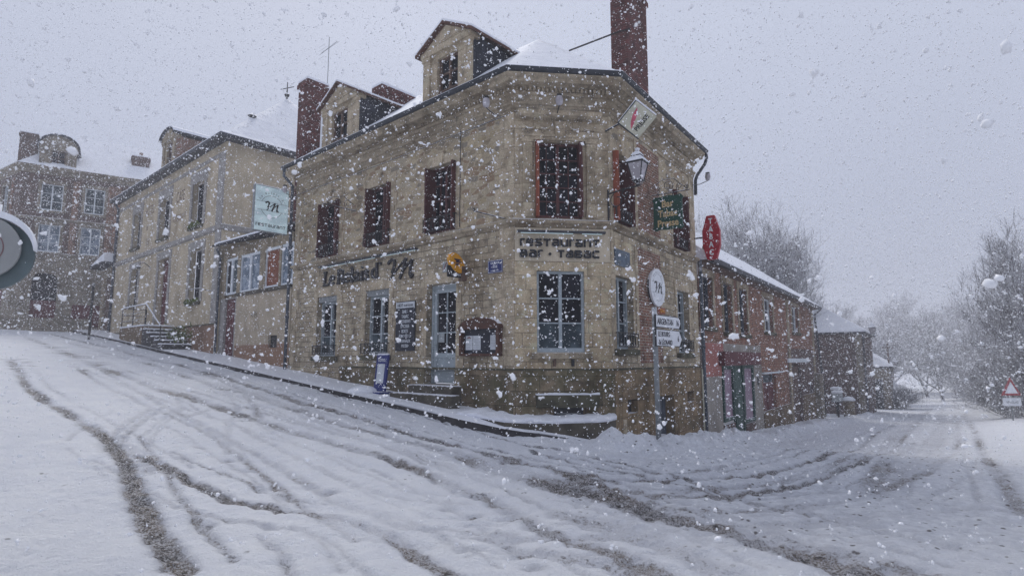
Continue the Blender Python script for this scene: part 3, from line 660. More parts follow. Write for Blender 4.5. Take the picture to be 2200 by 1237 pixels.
# plinth, a little proud of the wall
wallpart('plinth', 'plinth', main, L.M(0, 0, .05), 3.0, LL + .02, -.4, 1.37, [(6.84, 7.92, 1.0, 1.37)], dep=.3)
pc = part('plinth', MB().box(-.02, CL + .02, -.05, .05, -.8, 1.37), 'plinth', main, CM)
wallpart('plinth', 'plinth_r', main, R.M(0, 0, .05), -.02, RL + .02, -2.2, 1.37, [opR[2], opR[3], opR[4]], dep=.3)
part('plinth_cap', sweep([L.w(3.0, 0), L.w(LL, 0), CH.w(CL, 0), R.w(RL, 0)], [(-.02, 1.36), (.06, 1.35), (.055, 1.38), (-.02, 1.40)]), 'mossy', main)
# quoins at the corners
def quoins(MW, x0, x1, z0, z1, left, mat='dressed', amp=.14, h=.31):
    mb = MB(); n = max(1, int((z1 - z0) / h)); h = (z1 - z0) / n
    for k in range(n):
        e = amp * (k % 2)
        mb.box(x0 - (0 if left else e), x1 + (e if left else 0), -.022, .01, z0 + k * h + .003, z0 + (k + 1) * h - .003)
    return part('quoin', mb, mat, main, MW)
for z0, z1 in ((1.45, 4.5), (4.72, 7.1)):
    quoins(LM, LL - .42, LL + .015, z0, z1, False); quoins(RM, -.015, .1, z0, z1, True, amp=.0)
    quoins(RM, RL - .4, RL + .01, z0, z1, False); quoins(LM, .0, .3, z0, z1, True)
# brick fields on the right-hand side, framed by pale stone
part('brick_panel', wall_mb(1.42, 2.9, 1.5, 4.3, [], y=-.012), 'brick', main, RM)
part('brick_panel', wall_mb(1.5, 2.95, 4.75, 7.0, [], y=-.012), 'brick', main, RM)
part('brick_panel', wall_mb(.16, 1.1, 3.82, 4.3, [], y=-.012), 'ashlar', main, RM)
for x0, x1, z0, z1 in ((1.28, 1.42, 1.5, 4.3), (1.36, 1.5, 4.75, 7.0), (2.95, 3.1, 4.75, 7.0)):
    part('stone_strip', MB().box(x0, x1, -.024, .01, z0, z1), 'dressed', main, RM)
# surrounds
for o in opL: surround(main, LM, o[0], o[1], o[2] - (.0 if o[2] > 1.2 else 0), o[3], .17)
surround(main, RM, *opR[0], .1, quoin=False); surround(main, RM, *opR[1], .14, quoin=False)
surround(main, RM, *opR[5], .09, quoin=False, top=.3); surround(main, RM, *opR[6], .12, quoin=False, top=.3)
for o in (opR[5], opR[6], opL[3], opL[4], opL[5]):
    MW = RM if o in opR else LM; xm = (o[0] + o[1]) / 2
    part('keystone', MB().prism([(xm - .07, o[3] - .02), (xm + .07, o[3] - .02), (xm + .11, o[3] + .34), (xm - .11, o[3] + .34)], -.085, -.02), 'dressed', main, MW)
# windows
for i, o in enumerate(opL[:2]): window(main, LM, *o, dep=.2, rows=3, low='glassb', sill='mossy', rail=.3, box=True)
for i, o in enumerate(opL[3:]): window(main, LM, *o, dep=.2, rows=4, cols=1 + (i == 2), fm='redwood', shut=('redwood', 'redwood'), rail=.36, low=None)
window(main, CM, *opC[1], dep=.13, rows=3, low='glassb', sill='cornice')
window(main, CM, *opC[0], dep=.17, rows=5, cols=2, fm='redwood', gm='glass', shut=('orange', 'redwood'))
for o in opR[:2]: window(main, RM, *o, dep=.2, rows=3, low='glassb', sill='mossy', rail=.34)
window(main, RM, *opR[5], dep=.22, rows=5, cols=2, fm='redwood', shut=('orange', 'redwood'), rail=.3)
window(main, RM, *opR[6], dep=.22, rows=5, cols=2, fm='redwood', shut=('redwood', 'redwood'), rail=.3)
part('sill_bracket', MB().box(.84, .9, -.075, 0, 1.44, 1.62), 'oldwood', main, CM); part('sill_bracket', MB().box(1.24, 1.3, -.075, 0, 1.44, 1.62), 'iron', main, CM)
# entrance door
x0, x1, z0, z1 = 6.86, 7.9, 1.0, 3.40
db = MB(); y0, y1 = .16, .24
db.box(x0, x0 + .07, y0 - .02, y1, z0, z1); db.box(x1 - .07, x1, y0 - .02, y1, z0, z1); db.box(x0 + .07, x1 - .07, y0 - .02, y1, z1 - .08, z1)
part('door_frame', db, 'frame', main, LM)
db = MB(); a, b = x0 + .075, x1 - .075; zt = z1 - .085
db.box(a, a + .1, y0, y1, z0 + .02, zt); db.box(b - .1, b, y0, y1, z0 + .02, zt); db.box(a + .1, b - .1, y0, y1, zt - .1, zt); db.box(a + .1, b - .1, y0, y1, z0 + .02, z0 + .3); db.box(a + .1, b - .1, y0, y1, 1.62, 1.74)
db.box(a + .1, b - .1, y0 + .03, y1, z0 + .3, 1.62); db.box((a + b) / 2 - .014, (a + b) / 2 + .014, y0 + .02, y1, 1.74, zt - .1)
for k in (1, 2): zz = 1.74 + (zt - .1 - 1.74) * k / 3; db.box(a + .1, b - .1, y0 + .022, y1, zz - .013, zz + .013)
dr = part('door', db, 'frame', main, LM)
part('pane', MB().box(a + .08, b - .08, y0 + .05, y0 + .06, 1.7, zt - .08), 'glass', dr, LM)
part('handle', MB().tube([(a + .05, y0 - .05, 1.95), (a + .16, y0 - .05, 1.95)], .012, 8).tube([(a + .05, y0, 1.95), (a + .05, y0 - .05, 1.95)], .012, 8), 'steel', dr, LM)
part('opening_hours_card', MB().box(a + .12, a + .34, y0 + .035, y0 + .045, 2.0, 2.25), 'curtain', dr, LM)
part('doorstep', MB().box(6.6, 8.16, -.36, .2, .5, .985), 'stonestep', main, LM, bev=.02)
part('doorstep', MB().box(6.3, 8.45, -.68, -.362, .2, .80), 'stonestep', main, LM, bev=.02)
# string course, cornice with dentils, gutter
PM = [L.w(0, 0), L.w(LL, 0), CH.w(CL, 0), R.w(RL, 0)]
part('string_course', sweep(PM, [(-.02, 4.46), (.04, 4.47), (.05, 4.52), (.13, 4.56), (.13, 4.62), (.02, 4.66), (-.02, 4.66)]), 'cornice', main)
part('cornice', sweep(PM, [(-.1, 7.08), (.03, 7.09), (.04, 7.16), (.06, 7.17), (.07, 7.24), (.11, 7.26), (.11, 7.30), (.03, 7.31), (.03, 7.48), (.08, 7.5), (.1, 7.545), (.1, 7.64), (.2, 7.66), (.34, 7.68), (.36, 7.75), (.42, 7.80), (.42, 7.85), (-.1, 7.85)]), 'cornice', main)
for F_, ln in ((L, LL), (CH, CL), (R, RL)):
    mb = MB(); k = int(ln / .095)
    for i in range(k): xx = ln * (i + .5) / k; mb.box(xx - .028, xx + .028, -.165, -.1, 7.555, 7.635)
    part('dentils', mb, 'cornice', main, F_.M())
gprof = [(.40 + .075 * math.cos(a), 7.935 + .075 * math.sin(a)) for a in np.linspace(math.pi, 2 * math.pi, 9)] + [(.49, 7.95), (.49, 7.955), (.31, 7.955)]
PG = [L.w(-.3, 0), L.w(LL, 0), CH.w(CL, 0), R.w(RL + .15, 0)]
part('gutter', sweep(PG, gprof), 'gutter', main)
part('gutter_snow', sweep(PG, [(.28, 7.952), (.478, 7.956), (.482, 7.97), (.44, 8.0), (.34, 8.03), (.26, 8.05)]), 'snow', main)
#part('string_snow', sweep(PM, [(.02, 4.662), (.12, 4.624), (.125, 4.632), (.06, 4.67), (.0, 4.68)]), 'snow', main)
# downpipes
part('downpipe', MB().tube([L.w(-.15, 7.9, .42), L.w(-.15, 7.65, .42), L.w(-.12, 7.35, .12), L.w(-.12, 4.8, .1), L.w(-.12, 1.1, .1)], .05, 10).tube([L.w(-.12, 5.3, .1), L.w(-.12, 5.2, .1)], .065, 10).tube([L.w(-.12, 3.0, .1), L.w(-.12, 2.9, .1)], .065, 10), 'pipe', main, smooth=True)
part('downpipe', MB().tube([R.w(RL + .1, 7.9, .42), R.w(RL + .14, 7.72, .42), R.w(RL + .12, 7.55, .36), R.w(RL + .04, 7.2, .13), R.w(RL + .02, 7.05, .09), R.w(RL + .02, 6.6, .08)], .05, 10), 'gutter', main, smooth=True)
part('downpipe', MB().tube([R.w(RL + .12, 4.6, .1), R.w(RL + .12, -1.3, .1)], .055, 10).tube([R.w(RL + .12, 2.0, .1), R.w(RL + .12, 1.9, .1)], .07, 10), 'pipe', main, smooth=True)
part('conduit', MB().tube([R.w(RL - .04, 1.3, .09), R.w(RL - .04, -1.3, .09)], .022, 6), 'cream_sign', main)
part('wall_cable', MB().tube([L.w(8.02, 7.25, .03), L.w(8.02, 4.72, .03)], .011, 5).tube([L.w(0, 7.02, .06), L.w(4.8, 7.0, .06), L.w(LL - .1, 7.04, .08)], .010, 5), 'iron', main)
# decoration of the chamfer
for a, b in ((.20, .40), (1.64, 1.84)):
    dec = MB(); dec.box(a, b, -.05, .01, 4.98, 6.30)
    for k in range(4): xx = a + .03 + k * .046; dec.box(xx, xx + .022, -.066, -.05, 5.02, 6.26)
    dec.box(a - .03, b + .03, -.075, .01, 4.70, 4.80); dec.box(a - .02, b + .02, -.065, .01, 4.801, 4.88); dec.box(a - .01, b + .01, -.058, .01, 4.881, 4.979); part('pilaster', dec, 'dressed', main, CM)
part('lettering_band', MB().box(.02, 2.15, -.006, .0, 3.72, 4.46), 'paleband', main, CM)
for a in (.17, 1.61):
    c = MB(); c.box(a, a + .26, -.085, .01, 6.40, 6.455); c.box(a + .02, a + .24, -.06, .01, 6.301, 6.399)
    for k in range(3): c.disc(a + .05 + k * .08, 6.35, .03, -.09, -.06, 10)
    part('capital', c, 'dressed', main, CM)
part('lintel_moulding', MB().box(.14, 1.92, -.06, .01, 6.46, 6.53).box(.12, 1.94, -.085, .01, 6.531, 6.575).box(.14, 1.92, -.04, .01, 6.576, 6.605), 'dressed', main, CM)
hp = [(.0, 6.9), (.05, 6.9), (.06, 6.95), (.12, 6.97), (.19, 7.0), (.19, 7.06), (.22, 7.09), (.0, 7.13)]
part('window_hood', MB().add([(.08 if s_ == 0 else 1.98, -d, z) for s_ in (0, 1) for d, z in hp], [tuple(range(8)), tuple(range(15, 7, -1))] + [(i, (i + 1) % 8, (i + 1) % 8 + 8, i + 8) for i in range(8)]), 'dressed', main, CM)
mb = MB()
for k in range(34): xx = .12 + 1.82 * (k + .5) / 34; mb.box(xx - .015, xx + .015, -.11, -.06, 6.905, 6.945)
part('hood_dentils', mb, 'cornice', main, CM)
for sgn in (-1, 1):
    sw = MB(); cx = 1.03
    for k in range(2):
        a = cx + sgn * (.2 + k * .32); pts = [(a + sgn * .3 * t_, -.035, 6.80 - .09 * math.sin(math.pi * t_)) for t_ in np.linspace(0, 1, 9)]; sw.tube(pts, [.012 + .014 * math.sin(math.pi * q) for q in np.linspace(0, 1, 9)], 6)
        sw.disc(a + sgn * .3, 6.74, .045, -.055, 0, 12)
        sw.tube([(a + sgn * .15 + .05 * math.cos(q), -.03, 6.66 + .035 * math.sin(q)) for q in np.linspace(0, 5.5, 9)], .012, 5)
    part('carved_swag', sw, 'dressed', main, CM)
part('keystone', MB().prism([(.94, 6.44), (1.12, 6.44), (1.16, 6.88), (.9, 6.88)], -.12, -.02).box(.96, 1.1, -.15, -.12, 6.5, 6.62), 'dressed', main, CM)
# basement features on the chamfer and right side
part('basement_ledge', MB().box(.46, 1.80, -.2, -.05, .58, .845), 'mossy', main, CM, bev=.015)
rough(part('ledge_snow', MB().box(.45, 1.81, -.215, -.05, .845, .88), 'snow', main, CM), .02, .06)
part('basement_hatch', MB().box(.84, 1.48, -.052, -.045, .3, .575), 'black', main, CM)
part('hatch_bar', MB().box(.9, 1.42, -.075, -.055, .44, .46), 'steel', main, CM)
x0, x1 = 2.36, 3.5
bd = MB().box(x0 + .01, x1 - .01, .2, .25, -1.3, .66)
for k in range(5): bd.box(x0 + .03 + k * .22, x0 + .22 + k * .22, .185, .2, -1.3, .62)
part('basement_door', bd, 'pipe', main, RM)
for o in opR[3:5]: part('vent', MB().box(o[0] + .004, o[1] - .004, .12, .2, o[2] + .004, o[3] - .004), 'black', main, RM)
part('stone_patch', MB().box(.33, .52, -.058, -.04, -.12, .27), 'dressed', main, RM)
# stone terrace wrapped round the foot of the chamfer
arc = [(2.15, .06), (2.1, .35), (1.9, .66), (1.6, .78), (1.2, .82), (.8, .80), (.44, .72), (.1, .86), (-.3, 1.0)]
poly = [CH.w(x, 0, d)[:2] for x, d in arc] + [L.w(9.0, 0, .9)[:2], L.w(9.0, 0, -.02)[:2], CH.w(.3, 0, -.1)[:2], CH.w(2.0, 0, -.1)[:2]]
tz = [.34, .34, .34, .33, .33, .32, .32, .34, .38, .45, .46, .38, .36]
part('corner_terrace', MB().prismz(poly, [-.6] * 13, tz), 'stonestep', main)
cc_ = np.array(poly).mean(0); pol2 = [tuple(cc_ + (np.array(p) - cc_) * 1.012) for p in poly]
pol2 = [(p[0] + .02 * math.sin(9 * i), p[1] - .0 * i) for i, p in enumerate(pol2)]
rough(part('terrace_snow', MB().prismz(pol2, [z + .002 for z in tz], [z + .075 + .02 * math.sin(i * 2.1) for i, z in enumerate(tz)]), 'snow', main), .045, .1)

# roof and dormers
def pt(F_, x, d, z): return Vector(F_.w(x, z, d))
def isect(F1, d1, F2, d2):
    A = np.array([F1.X, -F2.X]).T; o1 = F1.o + F1.N * d1; o2 = F2.o + F2.N * d2
    s_ = np.linalg.solve(A, o2 - o1); q = o1 + F1.X * s_[0]; return q
ez = 7.97; e_ = .4
EA = isect(L, e_, CH, e_); EB = isect(CH, e_, R, e_)
Pa = isect(L, -2.95, R, -2.95); E1 = np.array(L.w(-.25, 0, e_)[:2]); Pb = Pa - L.X * float((Pa - np.array(L.w(-.1, 0, -2.95)[:2])) @ L.X)
E4 = np.array(R.w(RL + .2, 0, e_)[:2]); E5 = np.array(L.w(-.25, 0, -6.4)[:2]); E6 = isect(L, -6.4, Fr(R.w(RL + .2, 0), X=R.N), 0)
rz = 10.75
rb = MB(); V_ = [(*E1, ez), (*EA, ez), (*EB, ez), (*E4, ez), (*E6, ez), (*E5, ez), (*Pb, rz), (*Pa, rz)]
rb.add(V_, [(0, 1, 7, 6), (1, 2, 7), (2, 3, 4, 7), (4, 5, 6, 7), (5, 0, 6)]); rb.add([(x, y, z - .1) for x, y, z in V_[:6]], [(0, 1, 2, 3, 4, 5)])
rf = rough(part('roof', rb, 'snow', main), .03, .4)
def dormer(F_, xa, xb, zt, zp, win, dd=0., deep=3.0, root=main, arched=False, mats=('dressed', 'slate'), b0=7.86):
    MW = F_.M(0, 0, dd); xm = (xa + xb) / 2
    d = part('dormer', wall_mb(xa, xb, b0, zt, [win], dep=.15), mats[0], root, MW)
    sl_ = [(xa, b0), (xb, b0), (xb, zt), (xa, zt)]
    k = MB()
    for xx in (xa + .004, xb - .004): k.quad((xx, 0.0, b0), (xx, deep, b0), (xx, deep, zt), (xx, 0.0, zt))
    part('cheek', k, mats[1], d, MW)
    p = MB()
    for a, b in ((xa - .04, xa + .22), (xb - .22, xb + .04)):
        p.box(a, b, -.06, .005, b0 + .1, zt - .2); p.box(a - .03, b + .03, -.09, .005, zt - .199, zt - .1)
    p.box(xa - .08, xb + .08, -.12, .2, zt - .099, zt + .04); p.box(xa - .04, xb + .04, -.1, .005, b0, b0 + .099)
    part('pilasters', p, mats[0], d, MW)
    if arched:
        arc_ = [(xm + (xb - xa) * .56 * math.cos(t_), zt + .05 + (zp - zt - .05) * math.sin(t_)) for t_ in np.linspace(0, math.pi, 13)]
        part('pediment', MB().prism(arc_, -.1, .2), mats[0], d, MW)
        ou = [(xm + (xb - xa) * .62 * math.cos(t_), zt + .05 + (zp - zt + .03) * math.sin(t_)) for t_ in np.linspace(0, math.pi, 13)]
        rp = MB().prism(ou + arc_[::-1], -.22, deep)
        part('dormer_roof', rp, 'slate', d, MW)
        ou2 = [(x, z + .05) for x, z in ou]; part('dormer_snow', MB().prism(ou2[2:-2] + ou[2:-2][::-1], -.2, deep), 'snow', d, MW)
    else:
        ov = .2; m_ = (zp - zt) / ((xb - xa) / 2 + ov)
        part('pediment', MB().prism([(xa - .1, zt + .05), (xb + .1, zt + .05), (xm, zp - .06)], -.1, .2).prism([(xa + .22, zt + .1), (xb - .22, zt + .1), (xm, zp - .28)], -.13, -.101), mats[0], d, MW)
        a, b = xa - ov, xb + ov
        rp = MB().prism([(a, zt + .02), (a, zt - .05), (xm, zp - .07), (xm, zp)], -.22, deep).prism([(xm, zp), (xm, zp - .07), (b, zt - .05), (b, zt + .02)], -.22, deep)
        part('dormer_roof', rp, 'brown', d, MW)
        sn = MB().prism([(a - .01, zt + .022), (xm, zp + .004), (xm, zp + .06), (a - .01, zt + .075)], -.215, deep).prism([(xm, zp + .004), (b + .01, zt + .022), (b + .01, zt + .075), (xm, zp + .06)], -.215, deep)
        part('dormer_snow', sn, 'snow', d, MW)
    x0, x1, z0, z1 = win; g = MB().box(x0, x0 + .06, .08, .14, z0, z1).box(x1 - .06, x1, .08, .14, z0, z1).box((x0 + x1) / 2 - .03, (x0 + x1) / 2 + .03, .08, .14, z0, z1).box(x0 + .06, x1 - .06, .081, .139, z1 - .06, z1)
    for q in (1, 2): zz = z0 + (z1 - z0) * q / 3; g.box(x0 + .06, x1 - .06, .085, .135, zz - .02, zz + .02)
    part('window_frame', g, 'oldwood', d, MW); part('pane', MB().box(x0, x1, .142, .15, z0, z1), 'glass', d, MW)
    return d
dormer(L, 6.62, 8.36, 9.52, 10.12, (7.08, 7.86, 8.0, 9.3), deep=2.9)
dormer(L, 1.6, 3.5, 9.5, 10.15, (2.0, 2.9, 8.0, 9.3), deep=2.9)
def chimney(MW, x0, x1, y0, y1, z0, z1, mat='brick_dark', root=main, pots=0, flare=.05):
    c = part('chimney', MB().box(x0, x1, y0, y1, z0, z1 - .22), mat, root, MW)
    k = MB().box(x0 - flare, x1 + flare, y0 - flare, y1 + flare, z1 - .219, z1 - .08).box(x0 - .02, x1 + .02, y0 - .02, y1 + .02, z1 - .079, z1)
    part('chimney_cap', k, mat, c, MW)
    part('cap_snow', MB().box(x0 - .03, x1 + .03, y0 - .03, y1 + .03, z1 + .001, z1 + .09), 'snow', c, MW, bev=.03)
    for q in range(pots):
        xx = x0 + (x1 - x0) * (q + .5) / pots; part('chimney_pot', MB().lathe([(.1, 0), (.09, .3), (.11, .32), (.11, .36)], (xx, (y0 + y1) / 2, z1 + .001), 12), 'brick', c, MW)
    return c
#      in local frame of the left facade: x along, y inwards
chimney(LM, -.62, -.02, .2, 1.0, 6.0, 11.25)
chimney(LM, 2.5, 3.0, 1.15, 2.5, 8.8, 10.4, flare=.02)
chimney(R.M(), 2.35, 3.72, .5, 1.0, 8.2, 12.1)
part('flashing_strip', MB().box(.88, .98, .25, .35, 8.3, 9.7), 'white', main, LM)
part('chimney_stay', MB().tube([(3.25, 14.95, 10.56), (2.90, 14.96, 10.47), (1.6, 15.42, 10.18)], .024, 5), 'iron', main)
ant = thing('tv_antenna', L.M(-.28, 11, -1.1), 'tall thin television aerial beside the left brick chimney of the corner building', 'antenna')
am = L.M(-.28, 0, -1.1)
part('mast', MB().tube([(0, 0, 10.5), (0, 0, 13.25)], .014, 6), 'steel', ant, am)
e = MB(); e.tube([(-.05, -.25, 12.55), (.05, .3, 13.2)], .01, 5)
for k in range(12): t_ = k / 11; e.tube([(-.16 + .06 * t_, -.25 + .6 * t_, 12.55 + .65 * t_), (.16 - .06 * t_, -.25 + .6 * t_, 12.55 + .65 * t_)], .005, 4)
for zz in (12.35, 12.5, 12.65, 12.8): e.tube([(-.2, -.28, zz), (.2, -.28, zz)], .004, 4)
part('aerial_elements', e, 'steel', ant, am)

# ================================================================= LETTERING AND SIGNS
GL = {'r': (.62, [[(.12, 0), (.12, .9), (.56, .9), (.6, .82)]]), 'e': (1.0, [[(.96, .1), (.34, .1), (.18, .18), (.11, .34), (.11, .66), (.18, .82), (.34, .9), (.7, .9), (.86, .82), (.9, .7), (.9, .5), (.14, .5)]]),
 's': (1.0, [[(.93, .9), (.3, .9), (.15, .84), (.12, .7), (.2, .57), (.8, .44), (.9, .32), (.85, .16), (.7, .1), (.06, .1)]]), 'T': (.95, [[(0, .9), (.95, .9)], [(.48, .8), (.48, 0)]]),
 'a': (1.0, [[(.12, .9), (.68, .9), (.84, .84), (.9, .7), (.9, 0)], [(.8, .1), (.3, .1), (.14, .2), (.14, .42), (.3, .52), (.8, .52)]]), 'u': (1.0, [[(.11, 1), (.11, .34), (.18, .17), (.34, .1), (.8, .1)], [(.9, 1), (.9, 0)]]),
 'n': (1.0, [[(.11, 0), (.11, .9), (.66, .9), (.82, .83), (.89, .68), (.89, 0)]]), 'B': (1.0, [[(.2, .9), (.74, .9), (.86, .8), (.86, .64), (.74, .53), (.2, .53)], [(.74, .51), (.88, .42), (.9, .24), (.78, .1), (.11, .1), (.11, 1)]]),
 'c': (.98, [[(.95, .9), (.34, .9), (.17, .83), (.11, .66), (.11, .34), (.17, .17), (.34, .1), (.95, .1)]]), '.': (.5, None), ' ': (.35, [])}
def techno(word, x0, x1, z0, z1, wd=.2, y0=-.05, y1=-.02):
    tot = sum(GL[c][0] for c in word) + .2 * (len(word) - 1); kx = (x1 - x0) / tot; kz = z1 - z0; mb = MB(); x = x0; q = 0
    for c in word:
        gw, st_ = GL[c]
        if st_ is None: mb.disc(x + gw * kx * .5, z0 + kz * .45, kz * .2, y0, y1, 14)
        else:
            for s_ in st_: q += 1; mb.ribbon([(x + a * kx, z0 + b * kz) for a, b in s_], wd * (kz + kx) / 2, y0 - .0006 * (q % 5), y1)
        x += (gw + .2) * kx
    return mb
rs = part('wall_lettering', techno('resTauranT', .13, 1.90, 4.045, 4.21, .26), 'black', None, CM)
tag(rs, 'black raised wall lettering reading restaurant, upper line over the chamfer window', 'lettering', 'lettering on the chamfered front')
bt = part('wall_lettering', techno('Bar . TaBac', .13, 1.90, 3.80, 3.965, .26), 'black', None, CM)
tag(bt, 'black raised wall lettering reading Bar Tabac, lower line over the chamfer window', 'lettering', 'lettering on the chamfered front')
def sig(mb, x0, z0, w_, h, y0=-.03, y1=-.012, k=.13):
    S = [[(.0, .78), (.07, .9), (.18, .96), (.27, .9), (.28, .75), (.24, .5), (.17, .3)], [(.10, -.02), (.2, .18), (.38, .45), (.6, .74), (.73, .92)], [(.74, .93), (.68, .6), (.60, .3), (.50, -.02)], [(.52, .04), (.62, .3), (.8, .6), (.97, .8)], [(.98, .82), (.92, .45), (.9, .12), (.95, 0), (1.03, .1)]]
    for i, s_ in enumerate(S):
        mb.ribbon([(x0 + a * w_, z0 + b * h) for a, b in s_], k * h * (1, .5, 1, .5, 1)[i], y0 - .0006 * i, y1)
    return mb
SER = {'L': (.62, [[(.18, 1), (.14, 0)], [(.0, .03), (.55, .03), (.6, .2)], [(.02, .98), (.34, .98)]]), 'e': (.58, [[(.06, .36), (.5, .38), (.46, .56), (.3, .66), (.12, .56), (.05, .34), (.1, .12), (.28, .02), (.5, .14)]]),
 'R': (.72, [[(.14, 1), (.14, 0)], [(.0, .02), (.3, .02)], [(.02, .98), (.4, .98), (.58, .86), (.56, .62), (.38, .5), (.16, .5)], [(.34, .5), (.7, 0)]]), 'l': (.3, [[(.14, 1.02), (.14, 0)], [(.02, .02), (.26, .02)], [(.02, .98), (.16, 1.0)]]),
 'a': (.6, [[(.08, .56), (.26, .66), (.4, .56), (.41, .0)], [(.4, .38), (.14, .32), (.06, .16), (.16, .02), (.4, .14)], [(.41, .04), (.54, .04)]]), 'i': (.3, [[(.14, .64), (.14, 0)], [(.02, .02), (.26, .02)], [(.12, .84), (.16, .94)]]),
 's': (.5, [[(.42, .52), (.26, .66), (.1, .56), (.12, .42), (.36, .28), (.42, .12), (.24, .01), (.06, .12)]]), 'd': (.62, [[(.46, 1.02), (.46, 0)], [(.46, .58), (.26, .66), (.08, .52), (.05, .3), (.12, .08), (.28, .02), (.46, .14)], [(.46, .03), (.58, .04)]]), "'": (.2, [[(.1, 1.02), (.08, .84)]]), ' ': (.18, [])}
mb = MB(); x = 1.95; q = 0; word = "Le Relais d'"; kx = 2.97 / sum(SER[c][0] for c in word)
for c in word:
    for s_ in SER[c][1]:
        q += 1; mb.ribbon([(x + a * kx * .96, 3.80 + b * .42) for a, b in s_], .088, -.06 - .0006 * (q % 6), -.012, nib=(.048, 12))
    x += SER[c][0] * kx
lt = part('wall_lettering', mb, 'black', None, LM); tag(lt, 'black serif wall lettering reading Le Relais d on the left stone facade', 'lettering')
lm = part('wall_lettering', sig(MB(), 5.22, 3.70, 1.05, .55, -.06), 'black', None, LM); tag(lm, 'large black handwritten letter M on the stone wall after Le Relais d', 'lettering')
def tubelight(MW, x0, x1, z, label, segs):
    t = thing('tube_light', MW @ Matrix.Translation(((x0 + x1) / 2, -.1, z)), label, 'light', 'tube lights over the wall lettering')
    part('housing', MB().box(x0, x1, -.16, -.05, z, z + .045).box(x0 + .1, x0 + .13, -.05, 0, z + .01, z + .03).box(x1 - .13, x1 - .1, -.05, 0, z + .01, z + .03), 'gutter', t, MW)
    for a, b in segs: part('tube', MB().tube([(a, -.10, z - .008), (b, -.10, z - .008)], .008, 8), 'tube', t, MW)
tubelight(LM, 1.8, 6.5, 4.36, 'long lit tube light above Le Relais d lettering', [(1.9, 3.3), (3.38, 4.7), (4.95, 6.45)])
tubelight(CM, .06, 2.02, 4.33, 'short tube light above the restaurant lettering on the chamfer', [(.14, 1.3), (1.5, 1.95)])

# hanging restaurant sign, backlit, standing out from the left end of the front
F1 = L.perp(-.02); S1 = F1.M()
t = thing('hanging_sign', F1.M(.3, 5.6), 'square pale backlit restaurant sign with a round emblem and black M, beside the drainpipe', 'sign')
bx = part('cabinet', MB().box(.31, 1.44, -.07, .07, 5.62, 7.10), 'steel', t, S1)
part('bracket', MB().box(0, .31, -.015, .015, 6.9, 6.94), 'iron', t, S1); part('bracket', MB().box(0, .31, -.015, .015, 5.8, 5.84), 'iron', t, S1)
part('snow_cap', MB().box(.32, 1.43, -.06, .06, 7.101, 7.13), 'snow', t, S1, bev=.01)
for sgn in (1, -1):
    # the street side faces along the facade: its own frame, reading left to right
    Fs = Fr(F1.w(1.44, 0), X=-F1.X) if sgn == 1 else F1
    off = .072
    Ms = Fr(Fs.o + Fs.N * off, X=Fs.X).M()
    x0 = 0. if sgn == 1 else .31
    part('face', MB().box(x0 + .02, x0 + 1.11, -.004, 0, 5.64, 7.08), 'backlit', t, Ms)
    cx = x0 + .565; cz = 6.45
    ln = MB().ring(cx, cz, .36, .010, -.007, -.004, 24, 156, 24).ring(cx, cz, .36, .010, -.007, -.004, 204, 336, 24); ln.box(cx - .5, cx + .5, -.0075, -.0045, cz + .135, cz + .143).box(cx - .5, cx + .5, -.0075, -.0045, cz - .145, cz - .137)
    part('emblem_lines', ln, 'black', t, Ms)
    part('monogram', sig(MB(), cx - .21, cz - .14, .42, .30, -.012, -.0045, .17), 'black', t, Ms)
    part('lettering', techno('resTauranT', x0 + .07, x0 + 1.05, 5.78, 5.875, .2, -.008, -.004), 'black', t, Ms)
    st_ = "Le Relais d'"
    for i, c in enumerate(st_):
        if c == ' ': continue
        an = R_(150 - i * 11); text('lettering', c, .075, 'black', t, Ms, cx + .42 * math.cos(an), cz + .42 * math.sin(an), y=-.005, ext=.002, rot=R_(60 - i * 11))

# empty scroll bracket and bare rod
def scrolls(mb, F_, spec):
    for cx, cz, r, a0, a1, turns in spec:
        pts = []
        for k in range(19):
            u = k / 18; an = R_(a0 + (a1 - a0) * u); rr = r * (1 - .72 * u); q = F_.w(cx + rr * math.cos(an), cz + rr * math.sin(an)); pts.append(q)
        mb.tube(pts, .009, 5)
t = thing('wrought_iron_bracket', L.perp(3.5).M(0, 5.9), 'empty black scrolled iron bracket above the leftmost upper window', 'bracket')
F2 = L.perp(3.5); mb = MB().tube([F2.w(0, 5.9), F2.w(1.05, 5.92)], .014, 6); scrolls(mb, F2, [(.25, 6.06, .14, -90, 420, 1), (.55, 6.04, .11, -90, 420, 1), (.85, 5.99, .07, -90, 420, 1)])
mb.tube([F2.w(.02, 6.05), F2.w(.4, 6.26), F2.w(.75, 6.16), F2.w(1.0, 5.93)], .009, 5); part('scrollwork', mb, 'iron', t)
t = thing('flag_rod', L.perp(9.45).M(0, 4.7), 'bare black metal rod sticking out of the wall left of the chamfer', 'rod')
F3 = L.perp(9.45); part('rod', MB().tube([F3.w(0, 4.7), F3.w(.95, 4.69)], .014, 6).tube([F3.w(.95, 4.69), F3.w(.95, 4.75)], .02, 6), 'iron', t)

